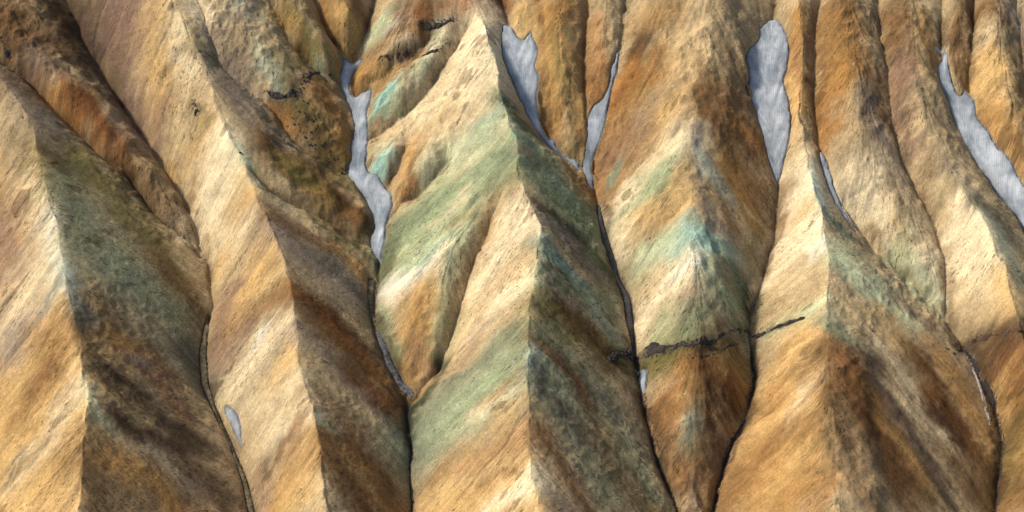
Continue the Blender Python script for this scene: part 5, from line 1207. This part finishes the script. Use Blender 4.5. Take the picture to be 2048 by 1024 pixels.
shores = [densify(P, .16, .28, 100 + n)[::2, :2] for n, (k, rd, name, P) in enumerate(LINES) if k == 'S']
for n, (label, poly) in enumerate(SNOW):
    Vs, Fs, sd = sink(shores[n], .25, .22, 500 + n, .4, -.05)
    tag(mesh_from('snow_patch', Vs, Fs, SNOWM, True, np.stack([np.exp(-np.clip(sd, 0, 9) / 1.1), .5 + .2 * samp(st_m, Vs[:, 0], Vs[:, 1]) + .12 * samp(st_c, Vs[:, 0], Vs[:, 1]), 0 * sd], 1)), label, 'snow patch', 'snow patches left in the gullies')
for n, (mname, label, poly) in enumerate(STREAMS):
    Vs, Fs, sd = sink(list(poly), .03 if mname == 'wet' else .2, .12 if mname != 'wet' else .3, 800 + n, .33)
    tag(mesh_from('stream_bed', Vs, Fs, STREAM_MAT[mname]), label, 'stream bed', kind='structure')

# ---------------------------------------------------------------- rocks
def rock_mesh(name, seed, sub, mat_):
    bm = bmesh.new(); bmesh.ops.create_icosphere(bm, subdivisions=sub, radius=1)
    r = np.random.default_rng(seed)
    planes = r.standard_normal((9, 3)); planes /= np.linalg.norm(planes, axis=1, keepdims=True); off = r.uniform(.5, .85, 9)
    for v in bm.verts:
        c = np.array(v.co)
        for p, o in zip(planes, off):                  # knock flat faces off the lump
            e = c @ p - o
            if e > 0: c = c - p * e * .92
        v.co = c * r.uniform(.93, 1.07)
    me = bpy.data.meshes.new(name); bm.to_mesh(me); bm.free(); me.materials.append(mat_)
    return me
STONES = {k: [rock_mesh('stone', 30 + q, 2, m) for q in range(6)] for k, m in ROCK.items()}
rr = random.Random(5)
def stone(name, kind, x, y, size, parent=None, base=(0, 0, 0)):
    o = bpy.data.objects.new(name, rr.choice(STONES[kind])); col.objects.link(o)
    s_ = size * .5
    o.scale = (s_ * rr.uniform(.8, 1.35), s_ * rr.uniform(.7, 1.1), s_ * rr.uniform(.55, .95) * (.62 if parent else 1))
    o.rotation_euler = (rr.uniform(-.3, .3), rr.uniform(-.3, .3), rr.uniform(0, 6.28))
    z = float(samp(Z, x, y)) + s_ * .12
    o.location = (x - base[0], y - base[1], z - base[2]); o.parent = parent
    return o
for label, n, size, line in LEDGES:
    Q = densify(line, .25, .0, 1)
    mid = Q[len(Q) // 2]; base = (float(mid[0]), float(mid[1]), float(samp(Z, mid[0], mid[1])))
    e = bpy.data.objects.new('rock_ledge', None); col.objects.link(e); e.location = base
    tag(e, label, 'rock ledge')
    kind = 'pale' if label.startswith('pale') else 'brown' if 'brown' in label.split(' rock')[0] else 'dark'
    T = np.gradient(Q[:, :2], axis=0); T /= np.linalg.norm(T, axis=1, keepdims=True) + 1e-9
    nw = np.stack([-T[:, 1], T[:, 0]], 1) * (np.maximum(Q[:, 2:3], .45) * np.interp(np.arange(len(Q)), np.arange(0, len(Q) + 6, 6), rng.uniform(.55, 1.25, len(np.arange(0, len(Q) + 6, 6))))[:, None])
    poly = [tuple(q) for q in (Q[:, :2] + nw)[::3]] + [tuple(q) for q in (Q[:, :2] - nw)[::-3]]
    Vs, Fs, sd = sink(poly, .1, .4, 900 + n, .3, .0, .75 * min(1.4, size))
    bed = mesh_from('bedrock', Vs - np.array(base), Fs, ROCK[kind], False); bed.parent = e
    n = int(n * 2)
    for k in range(n):
        q = Q[min(len(Q) - 1, int(len(Q) * (k + rr.random()) / n))]
        stone('stone', kind, q[0] + rr.uniform(-.4, .4), q[1] + rr.uniform(-1, 1) * q[2], size * rr.choice((.4, .5, .6, .8, 1.1)), e, base)
for x, y, size, label, kind in BOULDERS:
    tag(stone('boulder', kind, x, y, size), label, 'boulder')
for x, y in SCATTER:
    tag(stone('boulder', 'dark', x, y, rr.choice((.6, .7, .8, .9, 1.0, 1.2, 1.5))), 'small dark boulder strewn on the olive brown scree slope beside the winding snow', 'boulder', 'dark boulders strewn on the scree slope')

vm = np.zeros((NY, NX), bool)
for k, rd, name, P in LINES:
    if k == 'V' and not rd:
        Q = densify(P, .3, .0, 1); qi = np.clip(np.round((Q[:, 0] - X0) / DX).astype(int), 0, NX - 1); qj = np.clip(np.round((Q[:, 1] - Y0) / DX).astype(int), 0, NY - 1)
        vm[qj, qi] = True
nearv = np.exp(-dist_to(vm, 14) / 5)
# loose scree: thousands of small stones nobody could count
N = 14000
cand = rng.uniform(0, 1, (N * 6, 2)); ci = (cand[:, 0] * (NX - 1)).astype(int); cj = (cand[:, 1] * (NY - 1)).astype(int)
keep = rng.uniform(0, 1, N * 6) < np.clip((f_mid + .6 * f_big)[cj, ci] * .2, .02, 1) + .8 * nearv[cj, ci]
ci, cj = ci[keep][:N], cj[keep][:N]
oct_v = np.array([(1, 0, 0), (-1, 0, 0), (0, 1, 0), (0, -1, 0), (0, 0, 1), (0, 0, -1)], np.float32)
oct_f = np.array([(0, 2, 4), (2, 1, 4), (1, 3, 4), (3, 0, 4), (2, 0, 5), (1, 2, 5), (3, 1, 5), (0, 3, 5)])
n = len(ci); size = .08 + .20 * rng.uniform(0, 1, n) ** 3
V = oct_v[None] * (size[:, None, None] * rng.uniform(.6, 1.4, (n, 6, 1)))
a = rng.uniform(0, 6.28, n); ca, sa = np.cos(a)[:, None], np.sin(a)[:, None]
V = np.stack([V[..., 0] * ca - V[..., 1] * sa, V[..., 0] * sa + V[..., 1] * ca, V[..., 2]], -1)
V += np.stack([gx[ci], gy[cj], Z[cj, ci]], -1)[:, None]
F = oct_f[None] + 6 * np.arange(n)[:, None, None]
tag(mesh_from('scree', V.reshape(-1, 3), F.reshape(-1, 3), ROCK['brown'], False), 'loose small brown stones scattered over the slopes', 'scree', kind='stuff')
